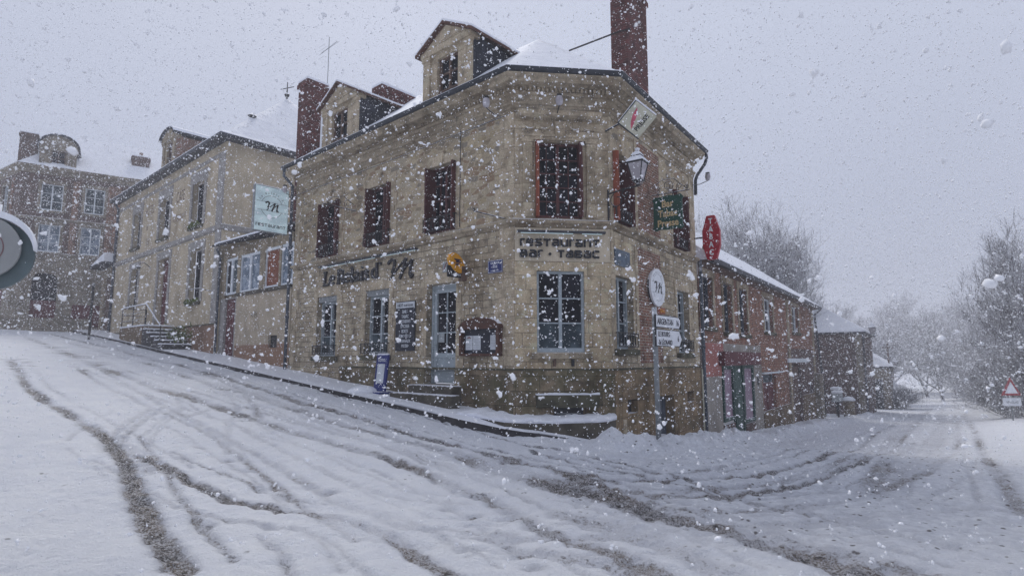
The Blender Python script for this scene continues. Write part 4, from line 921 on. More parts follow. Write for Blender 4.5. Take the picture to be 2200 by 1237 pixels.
# post office sign
F4 = L.perp(8.2); t = thing('post_office_sign', F4.M(0, 3.5), 'yellow oval post sign with dark bird arrow over a small dark plate, above the door', 'sign')
S4 = F4.M()
part('plate', MB().box(.02, .56, -.02, .02, 3.46, 3.72), 'black', t, S4); part('mount', MB().box(-.0, .16, -.06, .06, 3.40, 3.74), 'oldwood', t, S4)
Fs = Fr(F4.w(.6, 0), X=-F4.X); Ms = Fs.M()
def oval(mb, cx, cz, a, b, ang, y0, y1, n=32):
    c_, s_ = math.cos(R_(ang)), math.sin(R_(ang))
    return mb.prism([(cx + a * math.cos(q) * c_ - b * math.sin(q) * s_, cz + a * math.cos(q) * s_ + b * math.sin(q) * c_) for q in np.linspace(0, 2 * math.pi, n, endpoint=False)], y0, y1)
part('oval_panel', oval(MB(), .30, 3.80, .28, .19, -42, -.05, .05), 'yellow', t, Ms, bev=.02)
bird = [(-.13, .06), (.12, .055), (.03, .012), (.17, -.005), (-.19, -.06), (-.04, -.01), (-.07, .02)]
part('bird_mark', MB().prism([(.31 + x, 3.83 + z) for x, z in bird], -.056, -.0505).prism([(.31 - .10, 3.745), (.31 + .0, 3.735), (.31 + .07, 3.80), (.31 - .05, 3.775)], -.056, -.0505), 'darkblue', t, Ms)
text('lettering', 'LA POSTE', .05, 'white', t, Ms, .30, 3.50, y=-.024)

# street name plates
t = thing('street_name_plate', L.M(9.19, 3.5), 'dark blue enamel street name plate with white border, left of the restaurant lettering', 'street sign')
part('plate', MB().box(8.97, 9.42, -.03, -.005, 3.50, 3.79), 'blueenamel', t, LM)
b_ = MB(); a, b, c, d = 8.985, 9.405, 3.515, 3.775
b_.ribbon([(a, c), (b, c), (b, d), (a, d), (a, c - .003)], .007, -.034, -.031); part('border', b_, 'white', t, LM)
text('lettering', 'GRANDE', .05, 'white', t, LM, 9.195, 3.70, y=-.033); text('lettering', 'RUE', .06, 'white', t, LM, 9.195, 3.61, y=-.033); text('lettering', 'centre ville', .035, 'white', t, LM, 9.195, 3.545, y=-.033)
t = thing('street_name_plate', R.M(.5, 3.7), 'faded blue enamel plate with worn lettering, above the small window right of the corner', 'street sign')
part('plate', MB().box(.13, .9, -.05, -.02, 3.68, 4.06), 'blueplaque', t, RM)
b_ = MB().ribbon([(.14, 3.69), (.89, 3.69), (.89, 4.05), (.14, 4.05), (.14, 3.687)], .008, -.055, -.051); part('border', b_, 'steel', t, RM)
text('lettering', 'ROUTE DE', .055, 'steel', t, RM, .5, 3.95, y=-.053); text('lettering', 'SÉES', .06, 'steel', t, RM, .33, 3.75, y=-.053); text('lettering', '24', .06, 'steel', t, RM, .78, 3.75, y=-.053)
t = thing('house_number_plate', L.M(6.4, 3.5), 'tiny white plate with a faded red diagonal stripe beside the yellow post sign', 'plate')
part('plate', MB().box(7.45, 7.62, -.045, -.03, 3.68, 3.94), 'curtain', t, LM); part('stripe', MB().prism([(7.46, 3.72), (7.49, 3.70), (7.61, 3.90), (7.58, 3.93)], -.05, -.0455), 'palered', t, LM)
text('house_number', '10', .09, 'dressed', main, LM, 7.42, 3.50, y=-.035)

# services board
t = thing('services_board', L.M(6.0, 1.8), 'tall black board with white lettering under the heading Nos services, left of the door', 'notice board')
part('board', MB().box(5.64, 6.42, -.05, -.03, 1.80, 3.07), 'navy', t, LM); part('heading_panel', MB().box(5.65, 6.41, -.056, -.0505, 2.90, 3.05), 'paper', t, LM)
text('heading', 'NOS services', .085, 'navy', t, LM, 6.03, 2.935, y=-.058, sx=.98, bold=.01)
for i, (s_, h) in enumerate([('BAR -', .085), ('TABAC', .085), ('-RESTAURANT-', .085), ('ÉPICERIE', .085), ('POSTE', .085), ('-POINT VERT CA', .08), ('JOURNAUX', .08), ('PRESSE', .08)]):
    text('lettering', s_, h, 'paper', t, LM, 6.03, 2.765 - i * .125, y=-.053, sx=.62 if len(s_) > 9 else .8, bold=.012)
# menu case
t = thing('menu_case', L.M(8.8, 1.69), 'brown wooden menu case with arched top holding white menu sheets, right of the door', 'menu case')
arc_ = [(8.80 + .62 * math.cos(q), 2.32 + .2 * math.sin(q)) for q in np.linspace(0, math.pi, 15)]
part('case_frame', MB().box(8.18, 8.25, -.16, -.02, 1.66, 2.33).box(9.34, 9.42, -.16, -.02, 1.66, 2.33).box(8.25, 9.34, -.158, -.02, 1.66, 1.72).prism([(x, max(z, 2.33)) for x, z in arc_], -.165, -.02).box(8.16, 9.44, -.18, -.02, 2.26, 2.329), 'brown', t, LM)
part('backboard', MB().box(8.25, 9.34, -.05, -.03, 1.72, 2.26), 'navy', t, LM)
for a, b in ((8.30, 8.52), (8.54, 8.78)): part('menu_sheet', MB().box(a, b, -.058, -.052, 1.80, 2.12), 'paper', t, LM)
part('menu_sheet', MB().box(9.08, 9.29, -.058, -.052, 1.80, 2.12), 'paper', t, LM)
ln = MB()
for a in (8.32, 8.56, 9.10):
    for k in range(7): ln.box(a, a + .16, -.0598, -.0585, 1.84 + k * .034, 1.845 + k * .034)
part('menu_print', ln, 'steel', t, LM); part('print_emblem', MB().prism([(8.33, 2.06), (8.49, 2.06), (8.41, 2.11)], -.0598, -.0585), 'palered', t, LM)

# round emblem sign on the right-hand wall
t = thing('round_sign', R.M(2.42, 3.39), 'round white sign with handwritten black M on the brick wall above the direction arrows', 'sign')
part('panel', MB().disc(2.42, 3.39, .48, -.12, -.07, 48), 'white', t, RM); part('backing', MB().disc(2.42, 3.39, .44, -.069, -.013, 32), 'gutter', t, RM)
part('monogram', sig(MB(), 2.19, 3.27, .46, .27, -.128, -.1205, .16), 'black', t, RM)
part('emblem_lines', MB().ring(2.42, 3.39, .34, .008, -.123, -.1205, 24, 156, 20).ring(2.42, 3.39, .34, .008, -.123, -.1205, 204, 336, 20).box(2.02, 2.82, -.1235, -.1206, 3.52, 3.527).box(2.02, 2.82, -.1235, -.1206, 3.25, 3.257), 'steel', t, RM)
for i, c in enumerate("Relais d'"):
    if c == ' ': continue
    an = R_(136 - i * 11.5); text('lettering', c, .06, 'steel', t, RM, 2.42 + .37 * math.cos(an), 3.39 + .37 * math.sin(an), y=-.122, ext=.002, rot=an - R_(90))

# green pub sign
F5 = R.perp(2.45); S5 = F5.M(); t = thing('pub_sign', F5.M(.4, 4.85), 'dark green hanging sign with pale gold words Bar Tabac Presse under scrolled iron', 'sign')
br_ = MB().tube([F5.w(-.0, 5.80), F5.w(1.0, 5.80)], .014, 6); scrolls(br_, F5, [(.16, 5.93, .09, -90, 400, 1), (.45, 6.0, .15, -90, 450, 1), (.74, 5.93, .09, 270, -220, 1), (.92, 5.9, .06, -90, 400, 1)]); br_.tube([F5.w(0, 6.0), F5.w(.3, 6.17), F5.w(.6, 6.16), F5.w(.95, 5.83)], .009, 5)
part('bracket', br_, 'iron', t)
def scallop(x0, x1, z0, z1, r):
    P_ = []
    for cx, cz, a0 in ((x0, z0, 90), (x1, z0, 180), (x1, z1, 270), (x0, z1, 0)):
        for k in range(7): an = R_(a0 - k * 15); P_.append((cx + r * math.cos(an), cz + r * math.sin(an)))
    return P_
P_ = [(.05, 4.98), (.03, 4.9), (.10, 4.84), (.2, 4.87), (.42, 4.85), (.66, 4.87), (.76, 4.84), (.83, 4.9), (.80, 4.98), (.81, 5.3), (.80, 5.58), (.84, 5.66), (.78, 5.73), (.66, 5.71), (.43, 5.74), (.2, 5.71), (.09, 5.73), (.03, 5.66), (.06, 5.58), (.05, 5.3)]
part('panel', MB().prism(P_, -.025, .025), 'greensign', t, S5); part('hanger', MB().tube([F5.w(.2, 5.72), F5.w(.2, 5.8)], .008, 5).tube([F5.w(.66, 5.72), F5.w(.66, 5.8)], .008, 5), 'iron', t)
for i, s_ in enumerate(('Bar', 'Tabac', 'Presse')):
    text('lettering', s_, .18, 'gold', t, S5, .43, 5.44 - i * .25, y=-.03, sx=.85 if i else .9, bold=.028)
    text('lettering', s_, .18, 'gold', t, Fr(F5.w(.86, 0), X=-F5.X).M(), .43, 5.44 - i * .25, y=-.03, sx=.85, bold=.022)
# red tobacco sign
F6 = R.perp(5.72); S6 = F6.M(); t = thing('tobacco_sign', F6.M(.5, 4.5), 'long red six-sided sign with white vertical letters TABAC at the right end of the building', 'sign')
hexp = [(.40, 4.52), (.68, 4.52), (.80, 4.95), (.80, 5.4), (.66, 5.86), (.42, 5.86), (.28, 5.4), (.28, 4.95)]
part('panel', MB().prism(hexp, -.07, .07), 'redsign', t, S6, bev=.02); part('bracket', MB().box(0, .29, -.02, .02, 5.2, 5.24), 'iron', t, S6)
for i, c in enumerate('TABAC'):
    text('lettering', c, .17, 'white', t, S6, .54, 5.60 - i * .235, y=-.073, bold=.03, sx=.8)
# diamond press sign
F7 = Fr(CH.w(CL, 0), X=(R.N + CH.N * .5) / np.hypot(*(R.N + CH.N * .5))); S7 = F7.M()
F7 = R.perp(-.05); S7 = F7.M(); t = thing('press_sign', F7.M(.7, 6.8), 'cream diamond-shaped sign with a red quill mark and the word PRESSE, high on the corner', 'sign')
part('panel', MB().prism([(.30, 6.84), (.72, 6.41), (1.15, 6.80), (.73, 7.24)], -.05, .05), 'cream_sign', t, S7); part('bracket', MB().tube([F7.w(-.05, 6.74), F7.w(.31, 6.84)], .022, 6), 'iron', t)
part('edge_trim', MB().ribbon([(.72, 6.40), (.29, 6.84), (.73, 7.25)], .028, -.055, .055), 'gutter', t, S7)
part('snow_cap', MB().ribbon([(.30, 6.87), (.73, 7.285), (1.15, 6.84)], .03, -.045, .045), 'snow', t, S7)
part('quill_mark', MB().prism([(.60, 6.62), (.66, 6.72), (.72, 6.84), (.75, 6.96), (.76, 7.08), (.70, 7.02), (.64, 6.92), (.60, 6.80), (.59, 6.70)], -.054, -.0505), 'pinkred', t, S7)
text('lettering', 'PRESSE', .115, 'black', t, S7, .885, 6.665, y=-.054, bold=.02, sx=.86, rot=R_(43))

# wall lantern
def lantern(MW, label, arm=.9, group=None, sc=1.):
    t = thing('wall_lantern', MW, label, 'street lamp', group); k = sc
    def P3(x, y, z): return tuple(MW @ Vector((x * k, y * k, z * k)))
    a = MB().tube([P3(0, 0, -.75), P3(0, 0, .05)], .022 * k, 8).tube([P3(0, 0, -.05), P3(arm * .5, 0, -.0), P3(arm, 0, .02)], .02 * k, 8)
    for cx, cz, r in ((.22, -.22, .18), (.42, -.1, .09)):
        a.tube([P3(cx + r * (1 - .6 * u) * math.cos(q), 0, cz + r * (1 - .6 * u) * math.sin(q)) for u, q in zip(np.linspace(0, 1, 15), np.linspace(2, 8, 15))], .01 * k, 5)
    part('arm', a, 'iron', t)
    ML = MW @ Matrix.Translation((arm * k, 0, .02 * k)) @ Matrix.Scale(k, 4)
    b = MB().lathe([(.03, 0), (.05, .03), (.02, .06), (.10, .10), (.11, .13)], n=12)
    for q in range(4): an = math.pi / 4 + q * math.pi / 2; b.tube([(.13 * math.cos(an), .13 * math.sin(an), .12), (.235 * math.cos(an), .235 * math.sin(an), .50)], .012, 5); b.tube([(.03 * math.cos(an), .03 * math.sin(an), .0), (.13 * math.cos(an), .13 * math.sin(an), .12)], .008, 4)
    for z_, r_ in ((.12, .14), (.5, .245)):
        pts = [(r_ * math.cos(math.pi / 4 + q * math.pi / 2), r_ * math.sin(math.pi / 4 + q * math.pi / 2), z_) for q in range(5)]; b.tube(pts, .012, 4)
    part('lantern_frame', b, 'iron', t, ML)
    part('glazing', MB().lathe([(.125, .125), (.228, .495)], sides=4), 'lampglass', t, ML)
    rf_ = part('lantern_roof', MB().lathe([(.28, .50), (.27, .52), (.15, .62), (.15, .66), (.165, .665), (.08, .72), (.075, .75), (.03, .80)], sides=4), 'iron', t, ML)
    part('snow_cap', MB().lathe([(.275, .525), (.26, .56), (.155, .645)], sides=4).lathe([(.155, .67), (.14, .70), (.07, .76)], sides=4).lathe([(.05, .8), (.055, .83), (.02, .85)], n=10), 'snow', rf_, ML)
    return t
lantern(R.perp(-.08).M(0, 5.30), 'old black street lantern with snow on its top, on a scrolled arm at the corner', .72)
# floodlights under the cornice
def flood(MW, label, arm):
    t = thing('floodlight', MW, label, 'floodlight', 'small glass floodlights on the walls')
    part('arm', MB().tube([(0, 0, 0), (0, -arm * .5, -.02), (0, -arm, .05)], .012, 6), 'iron', t, MW)
    part('lamp_body', MB().lathe([(.03, 0), (.07, .03), (.085, .12), (.07, .2)], (0, -arm, .05), 12), 'lampglass', t, MW); part('back', MB().box(-.05, .05, -arm - .05, -arm + .05, .252, .30), 'iron', t, MW)
flood(CH.M(.95, 7.05), 'glass floodlight under the cornice above the chamfer window', .45)
flood(L.M(9.35, 7.1), 'glass floodlight under the cornice just left of the chamfer', .5)
flood(L.M(.12, 6.95), 'small floodlight by the drainpipe above the backlit restaurant sign', .5)
flood(R.M(5.72, 6.9), 'small floodlight on the right end of the upper wall beside the gutter elbow', .5)

# blue newspaper stand on the pavement
FS = Fr(L.w(5.7, 0, .55), X=L.X); zb = float(zl(5.9)); MS = FS.M(0, zb)
t = thing('newspaper_stand', MS, 'blue upright newspaper poster stand on the pavement left of the door', 'poster stand')
lean = Matrix.Rotation(R_(-6), 4, 'X')
part('stand_panel', MB().box(-.24, .24, -.03, .03, .06, .98), 'bluestand', t, MS @ lean, bev=.015); part('poster', MB().box(-.15, .15, -.036, -.031, .26, .74), 'paper', t, MS @ lean)
text('lettering', 'LOTO', .075, 'white', t, MS @ lean, 0, .80, y=-.034, bold=.01); part('stand_foot', MB().box(-.28, .28, -.2, .22, .0, .06), 'bluestand', t, MS, bev=.02)
part('snow_cap', MB().box(-.22, .22, -.025, .03, .981, 1.01), 'snow', t, MS @ lean, bev=.01)
pl_ = MB().lathe([(.42, -.06), (.36, .03), (.22, .10), (.05, .13)], n=18); sp_ = part('snow_pile', pl_, 'snow', None, L.M(5.3, float(zl(5.3)) + .02, .75), smooth=True); tag(sp_, None, None, kind='structure')

# direction sign on its post
pz = g1(2.86, 11.6); PS = Fr((2.86, 11.6), 38); t = thing('direction_signpost', PS.M(0, pz), 'galvanised post with two white arrow signs to Argentan and Le Bourg-St Léonard', 'signpost')
part('post', MB().tube([PS.w(.0, pz - .3), PS.w(-.04, 2.62)], .05, 14), 'steel', t, smooth=True)
def arrow(z0, z1, x0, x1, tip):
    return [(x0, z0), (x1, z0), (x1 + tip, (z0 + z1) / 2), (x1, z1), (x0, z1)]
PD = PS.M(0, 0, .07)
for z0, z1, tip in ((2.215, 2.475, .1), (1.845, 2.19, .14)):
    a1 = part('arrow_panel', MB().prism(arrow(z0, z1, -.14, 1.02, tip), -.0, .03), 'black', t, PD)
    part('arrow_face', MB().prism(arrow(z0 + .018, z1 - .018, -.122, 1.01, tip - .015), -.005, -.001), 'white', a1, PD)
text('lettering', 'ARGENTAN', .125, 'black', t, PD, -.08, 2.285, y=-.008, sx=.86, bold=.012, align='LEFT'); text('lettering', '16', .125, 'black', t, PD, .93, 2.285, y=-.008, sx=.8, bold=.012)
text('lettering', 'LE BOURG', .105, 'black', t, PD, -.06, 2.045, y=-.008, sx=.86, bold=.012, align='LEFT'); text('lettering', '-St LÉONARD', .105, 'black', t, PD, -.06, 1.88, y=-.008, sx=.8, bold=.012, align='LEFT'); text('lettering', '6', .125, 'black', t, PD, .95, 1.96, y=-.008, sx=.85, bold=.012)
part('road_number_plate', MB().box(.02, .34, -.0, .02, 2.50, 2.62), 'orange', t, PD); text('lettering', 'D14', .08, 'yellow', t, PD, .18, 2.52, y=-.008, bold=.01)

# round traffic sign close on the left, with snow on its rim
TS = Fr((-3.66, 4.0), 62); cz = 2.35; zg = g1(-3.62, 4.0)
t = thing('traffic_sign', TS.M(0, zg), 'round snow-frosted no-parking sign with grey-green metal rim, close at the left edge', 'traffic sign')
part('post', MB().tube([TS.w(0, zg - .3, -.08), TS.w(0, 2.7, -.08)], .035, 12), 'steel', t, smooth=True)
tsm = TS.M(0, cz); 
part('backplate', MB().disc(.0, -.02, .255, .02, .06, 48), 'signback', t, tsm); part('disc', MB().disc(-.04, .02, .225, -.03, .0, 48), 'disc', t, tsm)
part('ring', MB().ring(-.04, .02, .13, .006, -.034, -.0305, 0, 360, 40).ribbon([(-.04 - .092, .02 + .092), (-.04 + .092, .02 - .092)], .006, -.0335, -.03), 'palered', t, tsm)
sn = MB(); arcp = [(.0 + .26 * math.cos(q), -.02 + .26 * math.sin(q)) for q in np.linspace(R_(8), R_(160), 24)]; oc = [(.0 + (.262 + .045 * math.sin(u * math.pi)) * math.cos(q), -.02 + (.262 + .045 * math.sin(u * math.pi)) * math.sin(q)) for u, q in zip(np.linspace(0, 1, 24), np.linspace(R_(8), R_(160), 24))]
part('snow_cap', sn.prism(oc + arcp[::-1], -.035, .065), 'snow', t, tsm, bev=.01)

# ================================================================= ANNEX (low extension between the two houses)
an = thing('annex', L.M(-3, 1.6), 'low cream annex with a glazed upper band, between the old hotel and corner building', 'building')
AM = L.M(0, 0, -.1); ax0, ax1 = -6.05, -.3
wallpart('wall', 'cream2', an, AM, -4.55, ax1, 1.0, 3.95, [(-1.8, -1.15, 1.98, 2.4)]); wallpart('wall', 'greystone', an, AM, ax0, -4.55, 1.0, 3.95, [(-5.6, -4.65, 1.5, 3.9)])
part('vent_grille', MB().box(-1.8, -1.15, .1, .2, 1.98, 2.4), 'iron', an, AM)
d_ = MB().box(-5.6, -4.65, .1, .16, 1.5, 3.9)
for k in range(4): d_.box(-5.56 + k * .235, -5.36 + k * .235, .08, .1, 1.6, 3.8)
part('door', d_, 'maroon', an, AM)
part('sill_band', MB().box(-4.6, ax1, -.06, .1, 3.951, 4.08), 'stonestep', an, AM)
part('glazing_frame', MB().box(ax0, ax0 + .4, 0, .15, 3.951, 5.9).box(ax0 + .4, ax1, 0, .15, 5.52, 5.9).box(-4.6, -4.35, -.01, .15, 4.081, 5.519).box(-2.72, -2.3, -.01, .15, 4.081, 5.519).box(-1.25, -1.1, -.01, .15, 4.081, 5.519), 'cornice', an, AM)
for a, b, mt_ in ((-5.65, -5.2, 'glass'), (-5.1, -4.6, 'glassb'), (-4.33, -3.58, 'glassl'), (-3.5, -2.72, 'glassl'), (-2.28, -1.27, 'rustwood'), (-1.1, -.32, 'glassl')):
    w_ = part('window', MB().box(a - .04, a + .03, .02, .12, 4.08, 5.519).box(b - .03, b + .04, .02, .12, 4.08, 5.519).box(a + .03, b - .03, .021, .119, 5.42, 5.518).box(a + .03, b - .03, .021, .119, 4.09, 4.16), 'framew', an, AM); part('pane', MB().box(a, b, .07, .1, 4.1, 5.5), mt_, w_, AM)
part('roof', MB().add([(ax0 - .25, -.35, 6.05), (ax1, -.35, 5.92), (ax1, 2.6, 7.0), (ax0 - .25, 2.6, 7.0), (ax0 - .25, -.35, 6.13), (ax1, -.35, 6.02), (ax1, 2.6, 7.1), (ax0 - .25, 2.6, 7.1)], [(0, 3, 2, 1), (4, 5, 6, 7), (0, 1, 5, 4), (1, 2, 6, 5), (2, 3, 7, 6), (3, 0, 4, 7)]), 'slate', an, AM)
part('roof_snow', MB().add([(ax0 - .2, -.3, 6.135), (ax1, -.3, 6.025), (ax1, 2.6, 7.11), (ax0 - .2, 2.6, 7.11), (ax0 - .2, -.28, 6.22), (ax1, -.28, 6.11), (ax1, 2.6, 7.2), (ax0 - .2, 2.6, 7.2)], [(0, 3, 2, 1), (4, 5, 6, 7), (0, 1, 5, 4), (1, 2, 6, 5), (2, 3, 7, 6), (3, 0, 4, 7)]), 'snow', an, AM)
part('downpipe', MB().tube([L.w(ax0 + .1, 5.95, .2), L.w(ax0 + .05, 5.6, .02), L.w(ax0 + .05, 1.6, .02)], .045, 8), 'pipe', an, smooth=True)
text('faded_lettering', 'APÉR', .2, 'stonestep', an, AM, -3.0, 3.1, y=-.002, ext=.001, sx=.8)
part('awning_stub', MB().tube([L.w(-3.0, 7.0, -1), L.w(-2.9, 7.4, -1)], .03, 5), 'iron', an)

# ================================================================= OLD HOTEL (cream house)
ho = thing('old_hotel', L.M(-13, 3), 'two-storey cream rendered old hotel with faded wall lettering and grey stone window surrounds', 'building')
hx0, hx1 = -20.9, -6.1; HE = 10.62
opH = [(-17.9, -16.7, 7.45, 9.35), (-13.75, -12.4, 7.4, 9.37), (-9.5, -8.2, 7.35, 9.33), (-17.7, -16.5, 4.4, 6.3), (-13.4, -11.95, 3.2, 6.35), (-9.25, -7.98, 4.0, 6.3)]
wallpart('front_wall', 'cream', ho, LM, hx0, hx1, 2.95, HE, opH); wallpart('base_wall', 'pinkbase', ho, L.M(0, 0, .04), hx0, hx1, .8, 2.95, [])
part('base_course', MB().box(hx0, hx1, -.07, -.001, 2.951, 3.0), 'mossy', ho, LM)
HS = Fr(L.w(hx1, 0), X=-L.N); wallpart('side_wall', 'cream', ho, HS.M(), 0, 9, .8, HE, [])
part('string_course', sweep([L.w(hx0, 0), L.w(hx1, 0), HS.w(9, 0)], [(0, 6.78), (.1, 6.82), (.12, 7.0), (0, 7.04)]), 'greystone', ho)
part('eaves_band', sweep([L.w(hx0, 0), L.w(hx1, 0)], [(0, 9.95), (.03, 9.96), (.05, 10.1), (0, 10.12)]), 'greystone', ho)
part('corner_pilaster', MB().box(hx1 - .55, hx1, -.06, 0, 7.05, 9.94), 'greystone', ho, LM); part('corner_pilaster', MB().box(hx1 - .5, hx1, -.06, 0, 3.0, 6.77), 'greystone', ho, LM)
for i, o in enumerate(opH):
    surround(ho, LM, *o, .26, 'greystone', .03, top=.5 if i < 3 else .35, quoin=False)
    if i == 4:
        part('door', MB().box(o[0], o[1], .25, .3, o[2], o[3]).box(o[0] + .1, o[1] - .1, .22, .25, o[2] + .1, o[2] + 1.0), 'maroon', ho, LM); continue
    window(ho, LM, *o, dep=.3, rows=3, fm='gutter', gm='glass', sill='mossy')
    if i in (2, 5):
        fl_ = MB()
        for k in range(26): xx = o[0] + (o[1] - o[0]) * random.random(); zz = o[2] - .05 + random.random() * .16; yy = -.16 + random.random() * .12; r_ = .05 + random.random() * .05; fl_.lathe([(r_ * .3, -r_), (r_, 0), (r_ * .4, r_)], (xx, yy, zz), 5)
        part('window_box_plants', fl_, 'flower', ho, LM)
part('wall_lamp', MB().tube([L.w(-14.6, 6.1, .0), L.w(-14.6, 6.35, .3), L.w(-14.6, 6.2, .55)], .02, 6).lathe([(.02, .14), (.12, .0), (.13, -.04)], L.w(-14.6, 6.08, .55), 10), 'iron', ho)
part('wall_bracket', MB().tube([L.w(-6.6, 4.3, 0), L.w(-6.9, 4.42, .4), L.w(-7.4, 4.4, .6)], .02, 6), 'iron', ho)
for s_, x_, z_, h_ in (('HÔTEL', -15.35, 8.95, .5), ('de', -15.6, 8.15, .4), ('Ville', -15.4, 7.35, .42), ('CAFÉ', -11.05, 8.85, .55), ('RESTAURANT', -11.05, 7.95, .32)):
    text('faded_lettering', s_, h_, 'oldwood', ho, LM, x_, z_, y=-.002, ext=.001, sx=.62)
part('downpipe', MB().tube([L.w(hx0 + .15, HE - .1, .3), L.w(hx0 + .1, HE - .5, .08), L.w(hx0 + .1, 2.8, .08)], .07, 8), 'pipe', ho, smooth=True)
# hipped roof
o_ = .35
ce = [L.w(hx0 - .3, 0, o_)[:2], L.w(hx1 + o_, 0, o_)[:2], L.w(hx1 + o_, 0, -9.3)[:2], L.w(hx0 - .3, 0, -9.3)[:2]]
r1, r2 = L.w(hx1 - 4.2, 0, -4.5)[:2], L.w(hx0 + 4.2, 0, -4.5)[:2]
rb = MB().add([(*ce[0], HE), (*ce[1], HE), (*ce[2], HE), (*ce[3], HE), (*r1, 15.2), (*r2, 15.2)], [(0, 1, 4, 5), (1, 2, 4), (2, 3, 5, 4), (3, 0, 5)])
rough(part('roof', rb, 'snow', ho), .05, .6)
part('gutter', sweep([L.w(hx0 - .3, 0, 0), L.w(hx1, 0, 0), HS.w(9, 0)], [(.0, HE - .12), (.44, HE - .1), (.46, HE + .04), (.3, HE + .05), (.0, HE + .03)]), 'gutter', ho)
part('eaves_snow', sweep([L.w(hx0 - .3, 0, 0), L.w(hx1, 0, 0), HS.w(9, 0)], [(.2, HE + .05), (.45, HE + .045), (.44, HE + .09), (.2, HE + .22)]), 'snow', ho)
dormer(L, -14.4, -12.7, 12.55, 13.0, (-13.9, -13.2, 11.0, 12.4), dd=-.15, deep=3.6, root=ho, arched=True, mats=('cornice', 'brick'), b0=10.6)
part('roof_finial', MB().tube([(*r1, 15.1), (*r1, 16.1)], [.05, .02], 6).tube([(r1[0] - .35, r1[1], 15.7), (r1[0] + .35, r1[1], 15.85)], .03, 5).lathe([(.1, 0), (.14, .1), (.05, .2)], (*r1, 15.3), 8), 'iron', ho)
part('roof_vent', MB().lathe([(.12, 0), (.12, .4), (.2, .42), (.05, .55)], L.w(hx1 - 1.5, 12.1, -1.6), 8), 'iron', ho)
# outside stair with railing in front of the hotel door
st = thing('entrance_stair', L.M(-11, 2.3, 1), 'stone entrance stair with snowy treads and an iron railing in front of the old hotel', 'stair')
part('landing', MB().box(-14.4, -10.9, -1.15, -.05, 1.6, 3.03), 'ochre', st, LM); part('landing_snow', MB().box(-14.42, -10.88, -1.17, -.05, 3.031, 3.1), 'snow', st, LM, bev=.02)
for k in range(5):
    xx = -10.899 + k * .5; zt = 2.86 - k * .17
    part('tread', MB().box(xx, xx + .499, -1.2, -.05, 1.4, zt), 'stone_dark', st, LM); part('tread_snow', MB().box(xx + .03, xx + .47, -1.18, -.08, zt + .001, zt + .055), 'snow', st, LM, bev=.015)
rl = MB(); zt = 3.05
for (xa, ya), (xb, yb) in (((-14.35, -.1), (-14.35, -1.1)), ((-14.35, -1.1), (-10.95, -1.1))):
    for h in (.3, .6, .93): rl.tube([(xa, ya, zt + h), (xb, yb, zt + h)], .022 if h > .9 else .014, 5)
for x_, y_ in ((-14.35, -.1), (-14.35, -1.1), (-12.7, -1.1), (-10.95, -1.1)): rl.tube([(x_, y_, zt), (x_, y_, zt + .93)], .022, 5)
rl.tube([(-10.95, -1.1, zt + .93), (-8.9, -1.1, 2.95)], .022, 5); rl.tube([(-8.9, -1.1, 1.9), (-8.9, -1.1, 2.95)], .022, 5)
part('railing', rl, 'iron', st, LM)
part('rail_snow', MB().tube([(-14.35, -1.1, zt + .965), (-10.95, -1.1, zt + .965), (-8.95, -1.1, 3.0)], .018, 5), 'snow', st, LM)
bush = MB()
for k in range(160):
    x_, y_, z_ = -9.0 + random.gauss(0, .5), -.35 + random.gauss(0, .15), 2.45 + random.gauss(0, .25); a = random.random() * 6
    bush.tube([(x_, y_, z_), (x_ + .12 * math.cos(a), y_ + .12 * math.sin(a), z_ + .12)], [.012, .03], 3)
bo = part('wall_shrub', bush, 'flower', None, LM); tag(bo, 'small dark shrub against the hotel wall beside the stair', 'shrub')

# gatehouse at the far end of the hotel
gh = thing('porch_shed', L.M(-22, 3.2), 'narrow porch with dark plank door and small snowy roof left of the old hotel', 'shed')
wallpart('wall', 'cornice', gh, LM, -23.4, -20.95, 2.4, 6.9, [(-22.8, -21.3, 2.6, 6.3)]); part('door', MB().box(-22.8, -21.3, .1, .16, 2.6, 6.3), 'oldwood', gh, LM)
part('roof', MB().prism([(-23.7, 6.9), (-20.92, 6.95), (-20.92, 7.1), (-23.7, 7.05)], -.6, 1.2), 'slate', gh, LM); part('roof_snow', MB().prism([(-23.7, 7.051), (-20.92, 7.101), (-20.92, 7.6), (-23.7, 7.14)], -.55, 1.2), 'snow', gh, LM)
pz2 = g1(-20.3, 28.0); tg = thing('metal_post', Matrix.Translation((-20.3, 28.0, pz2)), 'thin dark metal post standing on the pavement before the old hotel', 'post')
part('shaft', MB().tube([(-20.3, 28, pz2 - .2), (-20.3, 28, 5.15)], .055, 8), 'iron', tg); part('cap', MB().lathe([(.06, 0), (.07, .04), (.02, .09)], (-20.3, 28, 5.15), 8), 'iron', tg)

# ================================================================= FAR TOWN HOUSE
th = thing('brick_town_house', Matrix.Translation((-25, 36, 3.7)), 'far red-brick and stone town house with arched dormer, behind the left-hand street', 'building')
T = Fr((-28.69, 33.0), 55); TM = T.M(); TL = 9.0
opT = [(.95, 2.0, 10.35, 11.95), (3.05, 4.05, 10.4, 12.0), (.98, 2.02, 7.85, 9.5), (3.0, 4.0, 7.85, 9.55), (.92, 2.12, 3.6, 6.6), (5.2, 6.2, 10.4, 12.0), (5.2, 6.2, 7.85, 9.55)]
wallpart('ground_floor_wall', 'farstone', th, TM, 0, TL, 2.5, 7.7, [opT[4]]); wallpart('upper_floor_wall', 'brick_far', th, TM, 0, TL, 7.7, 12.9, [o for o in opT if o[2] > 7])
for x_ in (2.45, 4.2, 4.55): part('brick_stripe', MB().box(x_, x_ + .32, -.05, .0, 7.75, 12.3), 'brick', th, TM)
